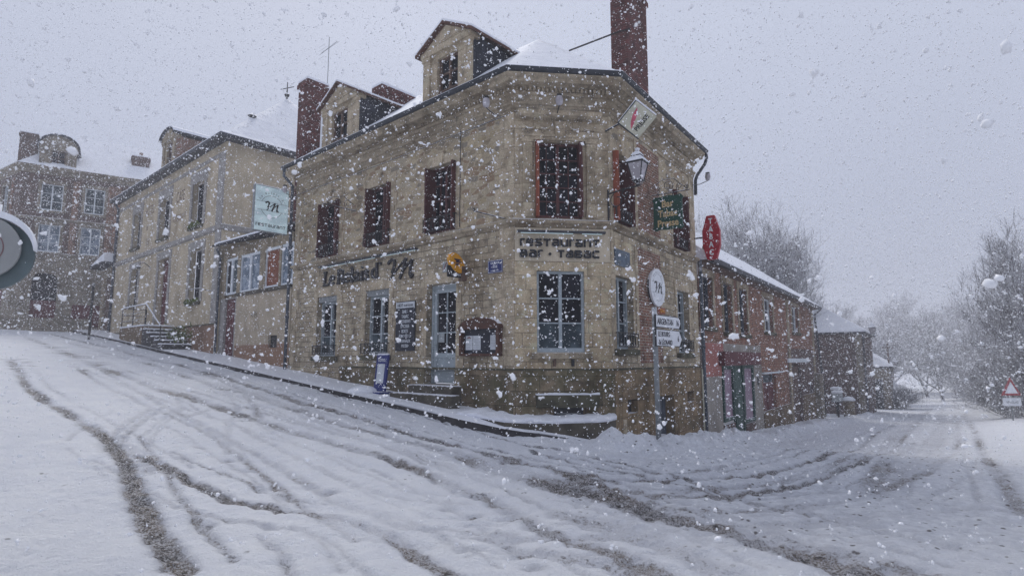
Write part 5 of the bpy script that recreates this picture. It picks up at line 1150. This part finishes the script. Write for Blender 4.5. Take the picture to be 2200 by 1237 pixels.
for i, o in enumerate(opT):
    if i == 4:
        part('door', MB().box(o[0], o[1], .2, .26, o[2], 5.0), 'maroon', th, TM); part('door_glazing', MB().box(o[0], o[1], .2, .24, 5.0, o[3]), 'glass', th, TM)
        part('door_arch', MB().ring((o[0] + o[1]) / 2, 6.05, .72, .2, -.05, .02, 0, 180, 16), 'farstone', th, TM); continue
    surround(th, TM, *o, .14, 'farstone', .04, top=.2, quoin=False); window(th, TM, *o, dep=.15, rows=3, fm='framew', gm='glassl' if i in (2, 3) else 'glassb', sill='farstone')
part('red_shutter_panel', MB().box(2.9, 4.9, -.04, .0, 3.5, 4.8), 'maroon', th, TM)
TQ = Fr(T.w(0, 0) + np.array([0, 0, 0]) if False else (T.o - np.array([math.sin(R_(123)), math.cos(R_(123))]) * 7), 123)
opQ = [(4.2, 5.2, 10.4, 12.0), (4.2, 5.2, 7.85, 9.5), (1.6, 2.6, 10.4, 12.0), (1.6, 2.6, 7.85, 9.5), (4.6, 5.8, 3.5, 6.2)]
wallpart('ground_floor_wall', 'farstone', th, TQ.M(), 0, 7, 2.0, 7.7, opQ[4:]); wallpart('upper_floor_wall', 'brick_far', th, TQ.M(), 0, 7, 7.7, 12.9, opQ[:4])
for o in opQ[:4]: surround(th, TQ.M(), *o, .14, 'farstone', .04, top=.2, quoin=False); window(th, TQ.M(), *o, dep=.15, rows=3, fm='framew', gm='glassb')
part('door', MB().box(opQ[4][0], opQ[4][1], .2, .26, 3.0, 6.2), 'maroon', th, TQ.M())
for x_ in (3.4, 5.7): part('brick_stripe', MB().box(x_, x_ + .32, -.05, .0, 7.75, 12.3), 'brick', th, TQ.M())
TP_ = [TQ.w(0, 0), T.w(0, 0), T.w(TL, 0)]
part('string_course', sweep(TP_, [(0, 7.62), (.14, 7.66), (.14, 7.78), (0, 7.82)]), 'farstone', th); part('string_course', sweep(TP_, [(0, 9.72), (.1, 9.76), (.1, 9.88), (0, 9.92)]), 'farstone', th)
part('cornice', sweep(TP_, [(0, 12.5), (.08, 12.52), (.2, 12.7), (.34, 12.78), (.36, 12.92), (0, 12.95)]), 'farstone', th)
bk = T.w(TL, 0, -8)[:2]; bl = TQ.w(0, 0, -8)[:2]
a0, a1, a2 = TQ.w(0, 12.95, .35), isect(TQ, .35, T, .35), T.w(TL, 12.95, .35)
m1, m2, m3 = TQ.w(1, 16.2, -3.6), (*isect(TQ, -3.6, T, -3.6), 16.2), T.w(TL - 1, 16.2, -3.6)
part('roof', MB().add([a0, (*a1, 12.95), a2, m1, m2, m3, (*bk, 12.95), (*bl, 12.95)], [(0, 1, 4, 3), (1, 2, 5, 4), (3, 4, 5, 6, 7), (2, 6, 5), (0, 3, 7)]), 'snow', th)
dormer(T, .75, 2.45, 14.1, 14.95, (1.25, 1.95, 13.2, 14.4), dd=.05, deep=2.6, root=th, arched=True, mats=('farstone', 'slate'), b0=12.9)
chimney(TM, -.35, .5, .8, 1.6, 12.8, 15.1, 'brick_far', th); chimney(TM, 5.3, 6.3, 1.2, 2.0, 13.2, 14.9, 'brick_far', th, pots=1)
ant2 = thing('tv_antenna', Matrix.Translation((-30.5, 35.3, 13.5)), 'faint thin television aerial at the far left above the brick town house', 'antenna')
part('mast', MB().tube([(-30.5, 35.3, 13.3), (-30.5, 35.3, 15.0)], .025, 5), 'steel', ant2); part('aerial_elements', MB().tube([(-30.9, 35.3, 14.8), (-30.1, 35.3, 14.85)], .02, 4).tube([(-30.8, 35.3, 14.5), (-30.2, 35.3, 14.5)], .02, 4), 'steel', ant2)
wl = Fr((-31.5, 31.5), 62); lw = part('low_wall', MB().box(0, 7, 0, .3, 2.9, 3.95), 'farstone', None, wl.M()); tag(lw, 'low snow-topped stone wall before the brick town house at the far left', 'wall')

# ================================================================= BRICK ROW WITH THE OLD SHOP
ro = thing('brick_row_house', R.M(14, -1), 'long two-storey orange-brick house with an old green shopfront, right of the corner building', 'building')
rx0, rx1 = 6.0, 27.0; RE = 4.6
opW = [(6.35, 7.35, 2.6, 4.2), (8.55, 9.6, 2.5, 4.2), (10.55, 11.7, 2.5, 4.2), (14.5, 16.2, 2.75, 4.2), (20.6, 22.4, 2.95, 4.3)]
opG = [(13.75, 16.1, -1.6, .95), (19.8, 22.2, -2.0, 1.35), (24.9, 26.0, -2.0, .3)]
wallpart('upper_floor_wall', 'brick_row', ro, RM, rx0, rx1, 2.12, RE, opW)
wallpart('ground_floor_wall', 'grey_render', ro, RM, rx0, 13.6, -2.2, 2.12, [(8.0, 12.2, -1.9, 1.4), (12.75, 13.15, .55, .95)], dep=.12)
wallpart('ground_floor_wall', 'brick_row', ro, RM, 13.6, 19.0, -2.6, 2.12, opG[:1]); wallpart('ground_floor_wall', 'brick_far', ro, RM, 19.0, rx1, -3, 2.12, opG[1:])
wallpart('side_wall', 'brick_far', ro, Fr(R.w(rx1, 0), X=-R.N).M(), 0, 7, -3, RE, [])
part('base_render', MB().box(13.6, 19.6, -.04, 0, -2.6, -.5), 'ochre', ro, RM); part('base_render', MB().box(22.4, rx1, -.04, 0, -2.8, -.3), 'ochre', ro, RM)
part('painted_patch', MB().box(6.02, 8.3, -.012, .0, 1.05, 2.1), 'pink_render', ro, RM)
part('bare_brick_base', MB().box(8.3, 9.4, -.02, .1, -1.9, -.55), 'brick_far', ro, RM); part('bare_brick_base', MB().box(10.9, 12.1, -.02, .1, -1.9, -.75), 'brick_far', ro, RM)
for o in opW: surround(ro, RM, *o, .2, 'cornice', .03, top=.22, quoin=False); window(ro, RM, *o, dep=.2, rows=3, fm='framew' if o[0] > 14 else 'pipe', gm='glass', sill='mossy')
for a, b in ((19.2, 19.6), (26.5, 27.0)): part('stone_strip', MB().box(a, b, -.05, 0, -2.4, 4.5), 'cornice', ro, RM)
# shopfront
part('fascia', MB().box(7.7, 12.6, -.22, 0, 1.38, 1.84), 'maroon', ro, RM)
sf = part('shopfront', MB().box(8.02, 8.16, -.05, .1, -.45, 1.37).box(9.2, 9.36, -.05, .1, -.45, 1.37).box(8.16, 9.2, -.049, .1, -.45, -.33).box(8.16, 9.2, -.049, .1, 1.25, 1.37), 'green', ro, RM); sf2 = part('shopfront', MB().box(10.55, 10.7, -.05, .1, -.7, 1.37).box(11.95, 12.1, -.05, .1, -.7, 1.37).box(10.7, 11.95, -.049, .1, -.7, -.58).box(10.7, 11.95, -.049, .1, 1.25, 1.37), 'green', ro, RM)
part('shop_window', MB().box(8.16, 9.2, .02, .06, -.33, 1.25), 'mauve', sf, RM); part('shop_window', MB().box(10.7, 11.95, .02, .06, -.58, 1.25), 'mauve', sf2, RM)
part('door', MB().box(9.37, 9.5, -.06, .05, -1.6, 1.36).box(10.42, 10.54, -.06, .05, -1.6, 1.36).box(9.5, 10.42, -.02, .05, -1.6, 1.36).box(9.6, 10.3, -.05, -.02, -.9, .3), 'green', ro, RM)
part('meter_box', MB().box(12.76, 13.14, .02, .1, .56, .94), 'iron', ro, RM)
part('door', MB().box(13.76, 16.09, .12, .16, -1.6, .6).box(14.9, 14.95, .1, .12, -1.6, .6), 'maroon', ro, RM); part('fanlight', MB().box(13.8, 16.05, .13, .15, .62, .94), 'glassb', ro, RM); part('door_ledge', MB().box(13.6, 17.3, -.1, 0, .98, 1.05), 'framew', ro, RM)
part('door', MB().box(19.82, 22.18, .12, .16, -2, 1.2).box(20.98, 21.03, .1, .12, -2, 1.2), 'oldwood', ro, RM); part('lintel', MB().box(18.9, 24.6, -.06, 0, 1.42, 1.62), 'framew', ro, RM); part('door', MB().box(24.92, 25.98, .12, .16, -2, .3), 'pipe', ro, RM)
part('stone_pier', MB().box(26.2, 27.3, -.35, 0, -2.6, .75), 'farstone', ro, RM)
part('roof', MB().prism([(-.45, 4.6), (-.45, 4.72), (3.6, 7.45), (7.6, 4.6)], 0, 1).mesh and MB().add([R.w(x_, z_, -y_) for x_ in (rx0 - .1, rx1 + .3) for y_, z_ in ((-.42, 4.6), (-.42, 4.74), (3.6, 7.7), (7.6, 4.6))], [(0, 1, 2, 3), (4, 7, 6, 5), (0, 4, 5, 1), (1, 5, 6, 2), (2, 6, 7, 3), (3, 7, 4, 0)]), 'snow', ro)
part('gutter', sweep([R.w(rx0, 0), R.w(rx1 + .3, 0)], [(.36, 4.5), (.5, 4.5), (.52, 4.64), (.36, 4.66)]), 'gutter', ro)
part('eaves_board', sweep([R.w(rx0, 0), R.w(rx1, 0)], [(0, 4.45), (.4, 4.55), (.4, 4.6), (0, 4.6)]), 'oldwood', ro)
part('downpipe', MB().tube([R.w(rx1 + .25, 4.55, .45), R.w(rx1 + .2, 4.2, .1), R.w(rx1 + 1.6, .9, .12), R.w(rx1 + 1.9, -.2, .12), R.w(rx1 + 1.9, -2.2, .12)], .06, 8), 'gutter', ro, smooth=True)
part('lamp_stub', MB().lathe([(.06, 0), (.12, .1), (.1, .3)], R.w(rx0 + .2, 4.75, .2), 8), 'brick_far', ro)

# letterboxes beside the far house
def lbox(x, d, w_, h, z0, label, mat):
    t = thing('letter_box', R.M(x, z0, d), label, 'letter box', 'snow-capped boxes at the end of the brick row'); MW = R.M(x, 0, d)
    part('body', MB().box(-w_ / 2, w_ / 2, -.25, .25, z0, z0 + h), mat, t, MW, bev=.03); part('post', MB().box(-.05, .05, -.05, .05, z0 - 1.3, z0), 'iron', t, MW); part('snow_cap', MB().box(-w_ / 2 - .02, w_ / 2 + .02, -.27, .27, z0 + h + .001, z0 + h + .16), 'snow', t, MW, bev=.06)
lbox(29.6, .75, .9, .5, -1.0, 'pale box with thick snow cap on a short post, nearest to the leaning drainpipe', 'curtain')
lbox(31.2, .5, 1.1, .8, -1.15, 'dark box with a thin snow cap, second from the leaning drainpipe', 'iron')
pp = thing('gate_pillar', R.M(30.2, -1.9, .9), 'short pale stone gate pillar with rounded snow top beside the letter boxes', 'pillar')
part('shaft', MB().box(-.28, .28, -.28, .28, -2.2, -.95), 'cornice', pp, R.M(30.0, 0, 1.3), bev=.02); part('snow_cap', MB().lathe([(.36, 0), (.38, .08), (.25, .2), (.05, .26)], (0, 0, -.949), 14), 'snow', pp, R.M(30.0, 0, 1.3), smooth=True)

# ================================================================= FAR HOUSES ON THE RIGHT
def cottage(o, hd, wide, deep, z0, ze, zr, mat, label, hip=1., name='cottage'):
    """o: near road corner; front wall runs back from it along hd+? """
    F_ = Fr(o, hd); MW = F_.M()        # gable side seen from the crossroads, its right end at the road corner
    t = thing(name, F_.M(-wide / 2, z0), label, 'house')
    wallpart('end_wall', mat, t, MW, -wide, 0, z0 - 1, ze, [(-wide * .62, -wide * .45, ze - 1.7, ze - .6)] if wide > 5 else [])
    G_ = Fr(o, X=-F_.N); GM = G_.M()
    return t, F_, MW, G_, GM
hdp = 35.6 + 90
t, F_, MW, G_, GM = cottage((23.9, 40.0), hdp, 7.4, 9, -2.3, 3.46, 6.05, 'brick_far', 'far mauve-brick house with a steep snowy hipped roof and wall lantern, beyond the brick row')
wallpart('street_wall', 'brick_far', t, GM, 0, 9, -3.4, 3.46, [(1.2, 2.2, .9, 2.4), (4.5, 5.5, .9, 2.4), (6.6, 7.6, -2.6, -.3)])
for a, z_ in ((1.2, .9), (4.5, .9)): window(t, GM, a, a + 1, z_, 2.4, dep=.15, rows=3, fm='framew', gm='glassb')
part('door', MB().box(6.6, 7.6, .1, .15, -3, -.3), 'oldwood', t, GM); part('pane', MB().box(-7.4 * .62, -7.4 * .45, .1, .15, 1.76, 2.86), 'glassb', t, MW)
V_ = [(-7.7, -.3), (.3, -.3), (.3, 9.3), (-7.7, 9.3)]
part('roof', MB().add([tuple(MW @ Vector((x, y, 3.44))) for x, y in V_] + [tuple(MW @ Vector((x, y, 3.56))) for x, y in V_] + [tuple(MW @ Vector((-3.7, 3.5, 6.2))), tuple(MW @ Vector((-3.7, 5.6, 6.2)))], [(0, 3, 2, 1), (0, 1, 5, 4), (1, 2, 6, 5), (2, 3, 7, 6), (3, 0, 4, 7), (4, 5, 8), (5, 6, 9, 8), (6, 7, 9), (7, 4, 8, 9)]), 'snow', t)
part('eaves', MB().box(-7.72, .32, -.32, 9.32, 3.33, 3.439), 'gutter', t, MW); part('quoin', MB().box(-.35, .03, -.03, .0, -3, 3.3), 'farstone', t, MW); part('downpipe', MB().tube([tuple(MW @ Vector((.15, -.12, z_))) for z_ in (3.3, -3)], .06, 6), 'gutter', t)
part('dark_gate', MB().box(-6.0, -3.3, -.2, -.05, -3.0, .1), 'iron', t, MW)
lantern(Matrix.Translation((24.0, 39.9, 3.1)) @ Matrix.Rotation(R_(-36), 4, 'Z'), 'small black lantern on the corner of the far mauve-brick house', .5, None, 1.15)
t, F_, MW, G_, GM = cottage((33.2, 51.8), hdp, 6.5, 8, -2.5, .95, 2.4, 'farstone', 'low far cottage with pale door and snowy roof, beyond the mauve-brick house')
wallpart('street_wall', 'farstone', t, GM, 0, 8, -3.6, .95, [(1, 2, -2.8, 0)])
part('door', MB().box(-3.4, -2.2, -.05, .0, -3, -.1), 'framew', t, MW); part('door', MB().box(-1.4, -.5, -.05, .0, -3, -.2), 'iron', t, MW); part('door', MB().box(1, 2, .1, .15, -3, 0), 'oldwood', t, GM)
V_ = [(-6.8, -.3), (.3, -.3), (.3, 8.3), (-6.8, 8.3)]
part('roof', MB().add([tuple(MW @ Vector((x, y, .93))) for x, y in V_] + [tuple(MW @ Vector((-3.4, 1.6, 3.5))), tuple(MW @ Vector((-3.4, 6.4, 3.5)))], [(0, 3, 2, 1), (0, 1, 4), (1, 2, 5, 4), (2, 3, 5), (3, 0, 4, 5)]), 'snow', t)
part('eaves', MB().box(-6.82, .32, -.32, 8.32, .8, .929), 'gutter', t, MW)
lantern(Matrix.Translation((33.3, 51.6, .75)) @ Matrix.Rotation(R_(-36), 4, 'Z'), 'tiny black lantern on the corner of the low far cottage', .3, None, 1.1)
t = thing('roadside_shelter', Matrix.Translation((36.4, 56, -2.5)), 'small lean-to shelter with a steep white snowy roof far down the road', 'shelter'); FQ = Fr((35.4, 55.6), 80); MQ = FQ.M()
part('wall', MB().box(0.1, 1.5, .3, 1.8, -3.2, -1.5), 'farstone', t, MQ); part('roof', MB().add([(-.15, -.1, -1.5), (1.75, -.1, -1.5), (1.45, 1.3, .05), (-.05, 1.3, .05), (-.15, -.1, -1.62), (1.75, -.1, -1.62), (1.45, 1.9, -.1), (-.05, 1.9, -.1)], [(0, 1, 2, 3), (4, 7, 6, 5), (0, 4, 5, 1), (1, 5, 6, 2), (2, 6, 7, 3), (3, 7, 4, 0)]), 'snow', t, MQ)
up_ = (35.0, 54.5); t = thing('utility_pole', Matrix.Translation((*up_, -2.5)), 'thin dark utility pole rising in front of the far roadside shelter', 'pole')
part('pole', MB().tube([(*up_, -2.9), (*up_, 3.0)], [.10, .06], 8), 'oldwood', t); part('crossarm', MB().box(-.5, .5, -.05, .05, 2.6, 2.7), 'oldwood', t, Matrix.Translation((*up_, 0)))

# warning sign on the right verge
WS = Fr((24.2, 28.6), 88); zw = g1(24.2, 28.6); t = thing('warning_sign', WS.M(0, zw), 'red-bordered triangular warning sign over a small plate on the right verge, covered in snow', 'traffic sign'); wm = WS.M(0, 0, .0)
zb = zw + 1.22
part('post', MB().tube([WS.w(0, zw - .3, -.06), WS.w(0, zb + .9, -.06)], .035, 8), 'steel', t, smooth=True)
part('triangle', MB().prism([(-.5, zb), (.5, zb), (0, zb + .87)], 0, .03), 'signred', t, wm); part('white_face', MB().prism([(-.33, zb + .1), (.33, zb + .1), (0, zb + .66)], -.006, -.001), 'white', t, wm)
part('snow_clump', MB().prism([(-.3, zb + .12), (.1, zb + .16), (.28, zb + .12), (.1, zb + .42), (-.02, zb + .55)], -.03, -.0065), 'snow', t, wm)
part('supplementary_plate', MB().box(-.45, .45, 0, .03, zb - .5, zb - .12), 'white', t, wm); text('lettering', 'VERGLAS', .12, 'steel', t, wm, 0, zb - .37, y=-.004, sx=.9)

# ================================================================= TREES
def snowy_bark():
    m, t, b = newmat('snowy_twigs'); geo = nn(t, 'ShaderNodeNewGeometry'); s = nn(t, 'ShaderNodeSeparateXYZ'); t.links.new(geo.outputs['Normal'], s.inputs[0])
    n = noise(t, geo.outputs['Position'], 2.5, 3); f = rng_(t, mth(t, 'ADD', s.outputs['Z'], mth(t, 'MULTIPLY', mth(t, 'SUBTRACT', n.outputs[0], .5), .8)), -.1, .3)
    c = mixc(t, f, (.05, .038, .035), (.74, .76, .83)); finish(t, b, c, .85, spec=.1); return m
M['bark'] = snowy_bark()
def grow(seed, h, spread, levels=5, up=.25, n0=9, thin=1., trunk=.25, droop=0., tl=.62, l1=(.5, .72), lo=.25):
    g = random.Random(seed); T_, C_ = [], []
    def rec(p, d, ln, r, lv):
        segs = 3; pts = [p]; q = p.copy(); dd = d.copy()
        for k in range(segs):
            dd = (dd + Vector((g.gauss(0, .12), g.gauss(0, .12), g.gauss(0, .08) + up * .12 - droop * .1))).normalized(); q = q + dd * (ln / segs); pts.append(q.copy())
        (T_ if lv == 0 else C_).append((pts, r, r * .62, lv))
        if lv >= levels: return
        nb = n0 if lv == 0 else (5 if lv < levels - 1 else 6)
        for k in range(nb):
            u = .3 + .7 * (k + g.random()) / nb if lv else lo + (1 - lo) * (k + .5) / nb
            i = min(segs - 1, int(u * segs)); f_ = u * segs - i; base = pts[i].lerp(pts[i + 1], f_); lf = g.uniform(*l1) if lv == 0 else 0
            ax = Vector((g.gauss(0, 1), g.gauss(0, 1), g.gauss(0, .6) + up)).normalized(); nd = (d * (.55 if lv else .6) + ax * (spread if lv == 0 else .85)).normalized()
            if nd.z < -.25: nd.z *= -.4
            rec(base, nd, ln * (g.uniform(.5, .72) if lv else lf * (1.15 - .35 * u)), max(.006 * thin, r * .5 * (1.1 - .4 * u)), lv + 1)
    rec(Vector((0, 0, 0)), Vector((0, 0, 1)), h * tl, trunk, 0)
    def tomesh(L_, name):
        vs, fs = [], []
        for pts, r0, r1_, lv in L_:
            n = 8 if lv == 0 else (5 if lv == 1 else 3)
            if lv >= 3: pts = [pts[0], pts[1], pts[3]]
            k0 = len(vs); P = [np.array(p) for p in pts]; d = P[-1] - P[0]; d /= np.linalg.norm(d) + 1e-9
            a = np.cross(d, (0, 0, 1.)); a = a / (np.linalg.norm(a) + 1e-6) if np.linalg.norm(a) > .05 else np.array([1., 0, 0]); b = np.cross(a, d)
            for i, p in enumerate(P):
                rr = r0 + (r1_ - r0) * i / (len(P) - 1)
                for k in range(n): q = 2 * math.pi * k / n + 1.57; vs.append(p + (a * math.cos(q) + b * math.sin(q)) * rr)
            for i in range(len(P) - 1):
                for k in range(n): fs.append((k0 + i * n + k, k0 + i * n + (k + 1) % n, k0 + (i + 1) * n + (k + 1) % n, k0 + (i + 1) * n + k))
        return fastmesh(name, np.array(vs), np.array(fs), M['bark'], smooth=False)
    return tomesh(T_, 'trunk'), tomesh(C_, 'crown')
def tree(name, meshes, x, y, label, cat='tree', group=None, sc=1., rz=0., dz=0., sxy=1.):
    z = g1(x, y) + dz; MW = Matrix.Translation((x, y, z)) @ Matrix.Rotation(rz, 4, 'Z') @ Matrix.Diagonal((sc * sxy, sc * sxy, sc, 1))
    t = thing(name, Matrix.Translation((x, y, z)), label, cat, group)
    for nm, me in zip(('trunk', 'crown'), meshes): link(nm, me, t, MW)
    return t
t1m = grow(3, 15.5, .85, 5, .3, 34, 2.6, .26, tl=.45, l1=(.7, 1.1), lo=.2)
tree('bare_tree', t1m, 18.7, 46, 'large round snow-covered bare tree rising behind the brick row house', sxy=.74)
t2m = grow(8, 9, .9, 5, .35, 14, 1.7, .16, tl=.5, l1=(.6, .95), lo=.15)
tree('bare_tree', t2m, 41, 66, 'snow-covered bare tree beyond the low far cottage, left of the road', sc=1.05)
tree('bare_tree', t2m, 48.5, 88, 'faint bare tree hidden in falling snow behind the cottage tree', sc=1.5, rz=2.)
for i, (x, y, s_, lb) in enumerate([(57, 78, 1.3, 'nearest tree of the pale far row at the left edge of the road'), (65, 92, 1.6, 'second tree of the pale far row, left side of the road end'), (74, 98, 1.8, 'third tree of the pale far row, closing the road end'), (82, 104, 1.9, 'fourth tree of the pale far row, closing the road end'), (88, 108, 1.9, 'fifth tree of the pale far row, right side of the road end'), (72, 112, 2.1, 'faintest tree behind the pale far row, seen over the road end'), (93, 116, 2.1, 'far faint tree right of the road end, rearmost')]):
    tree('bare_tree', t2m, x, y, lb, sc=s_, rz=i * 1.7, group='far trees fading in the snow', dz=-.8)
shm = grow(21, 8.8, 1.0, 5, .75, 16, 1.3, .09, l1=(.5, .85), lo=.05); sh2 = grow(33, 6.5, 1.5, 5, .6, 22, 1.4, .07, l1=(.5, .8), lo=.02)
ORD = ['nearest', 'second', 'third', 'fourth', 'fifth', 'sixth', 'seventh', 'eighth', 'ninth', 'tenth', 'eleventh', 'twelfth']
for i, (x, d, s_) in enumerate([(28, 10.2, 1.0), (33.5, 11.6, .9), (38.5, 12.2, .88), (44, 12.4, .86), (50, 12.4, .84), (56.5, 12.4, .84), (64, 12.2, .88), (72, 12, .92), (81, 12, .96), (91, 12, 1.0)]):
    q = R.w(x, 0, d); tree('snowy_bush', (shm, sh2, shm)[i % 3] if i else shm, q[0], q[1], 'tall twiggy snow-laden bush on the right verge, the %s counted from the right edge' % ORD[i], 'bush', 'tall bushes along the right verge', s_, i * 1.3, dz=-.9)
for i, (x, d) in enumerate([(31, 9.9), (35.5, 10.3), (40.5, 10.5), (46, 10.5), (52, 10.5), (59, 10.5), (67, 10.5), (76, 10.4), (86, 10.2)]):
    q = R.w(x, 0, d); tree('low_bush', sh2, q[0], q[1], 'low dense snowy bush along the right verge, the %s from the warning sign' % ORD[i], 'bush', 'low bushes along the right verge', .6 + .02 * i, i * 2.1 + .5, dz=-.75, sxy=1.5)
hb = tree('low_bush', sh2, 35.9, 54.3, 'small twiggy bush at the foot of the far roadside shelter', 'bush', None, .34, 1., dz=-.4, sxy=1.6)

# ================================================================= FALLING SNOW
def flakes():
    g = np.random.default_rng(404); base = []
    ico_v = []; 
    ph = (1 + 5 ** .5) / 2
    iv = np.array([(-1, ph, 0), (1, ph, 0), (-1, -ph, 0), (1, -ph, 0), (0, -1, ph), (0, 1, ph), (0, -1, -ph), (0, 1, -ph), (ph, 0, -1), (ph, 0, 1), (-ph, 0, -1), (-ph, 0, 1)]) / math.hypot(1, ph)
    it = np.array([(0, 11, 5), (0, 5, 1), (0, 1, 7), (0, 7, 10), (0, 10, 11), (1, 5, 9), (5, 11, 4), (11, 10, 2), (10, 7, 6), (7, 1, 8), (3, 9, 4), (3, 4, 2), (3, 2, 6), (3, 6, 8), (3, 8, 9), (4, 9, 5), (2, 4, 11), (6, 2, 10), (8, 6, 7), (9, 8, 1)])
    ov = np.array([(1, 0, 0), (-1, 0, 0), (0, 1, 0), (0, -1, 0), (0, 0, 1), (0, 0, -1)], float); ot = np.array([(0, 2, 4), (2, 1, 4), (1, 3, 4), (3, 0, 4), (2, 0, 5), (1, 2, 5), (3, 1, 5), (0, 3, 5)])
    Vs, Fs, k0 = [], [], 0
    #  (inner radius, outer radius, flakes per cubic metre, shape)
    for r0, r1_, den, sh in ((.5, 1.3, 4, 1), (1.3, 4.5, 15, 1), (4.5, 11, 44, 1), (11, 24, 34, 0), (24, 46, 12, 0), (46, 90, 6, 0)):
        # the street space in front of the crossroads, wide enough for a step to either side
        N = int(den * (r1_ * 2.4 * r1_ * 1.0 * min(r1_, 18) * 1.0)); 
        X = g.uniform(-1.2 * r1_, 1.2 * r1_, N); Y = g.uniform(-1, r1_, N); Z = g.uniform(-1.5, min(r1_ * .85 + 1.5, 17), N)
        D = np.sqrt(X ** 2 + Y ** 2 + (Z - 1.6) ** 2); ok = (D > r0) & (D < r1_) & (Y > np.abs(X) * .72 - 1.2)
        # none inside the houses
        cA = np.array([X, Y]).T
        inL = (cA - L.o) @ L.N < .06; inR = (cA - R.o) @ R.N < .06; inC = (cA - CH.o) @ CH.N < .06
        ok &= ~(inL & inR & inC & (Z < 7.9)) & (Z > gz(X, Y) + .05)
        P = np.stack([X, Y, Z], 1)[ok]; n = len(P)
        s = np.exp(g.normal(0, .6, n)) * .0060; big = g.random(n) < .04; s[big] *= g.uniform(1.7, 2.8, big.sum()); s = np.minimum(s, .017)
        dn = np.sqrt(((P - np.array([0, 0, 1.6])) ** 2).sum(1))
        s = s * 1.2 if r0 < 1 else s
        if r0 > 20: s *= 1.8
        if r0 > 40: s *= 2.1
        lobes = 3 if sh else 1
        bv, bt_ = (iv, it) if sh else (ov, ot)
        for lb in range(lobes):
            sel = np.ones(n, bool) if lb == 0 else g.random(n) < .6
            Pn = P[sel] + (g.normal(0, 1, (sel.sum(), 3)) * s[sel, None] * .8 if lb else 0); sn = s[sel] * (g.uniform(.45, .9, sel.sum()) if lb else 1)
            m = len(Pn); nv = len(bv)
            vv = bv[None] * g.uniform(.55, 1.35, (m, nv, 1)) * sn[:, None, None] * g.uniform(.6, 1.2, (m, 1, 3)) + Pn[:, None]
            Vs.append(vv.reshape(-1, 3)); Fs.append((bt_[None] + (np.arange(m) * nv)[:, None, None] + k0).reshape(-1, 3)); k0 += m * nv
    return np.concatenate(Vs), np.concatenate(Fs)
fm_, ft_, fb_ = newmat('snowflake'); fb_.inputs['Base Color'].default_value = (.93, .94, .97, 1); fb_.inputs['Roughness'].default_value = .9; fb_.inputs['Specular IOR Level'].default_value = .1
fb_.inputs['Subsurface Weight'].default_value = 0
fv, ff = flakes(); print('flake tris', len(ff))
fo = link('falling_snow', fastmesh('falling_snow', fv, ff, fm_, True)); fo['kind'] = 'stuff'; fo['label'] = 'thick wet snowflakes falling through the street air'; fo['category'] = 'snowfall'

# ================================================================= HAZE
hm = bpy.data.materials.new('snow_haze'); hm.use_nodes = True; ht = hm.node_tree; ht.nodes.clear()
ho_ = ht.nodes.new('ShaderNodeOutputMaterial'); pv = ht.nodes.new('ShaderNodeVolumePrincipled'); ht.links.new(pv.outputs[0], ho_.inputs['Volume'])
pv.inputs['Color'].default_value = (.93, .94, .99, 1); pv.inputs['Density'].default_value = HAZE
hz = link('haze', MB().box(-420, 520, -70, 720, -14, 22).mesh('haze', hm)); hz['kind'] = 'stuff'
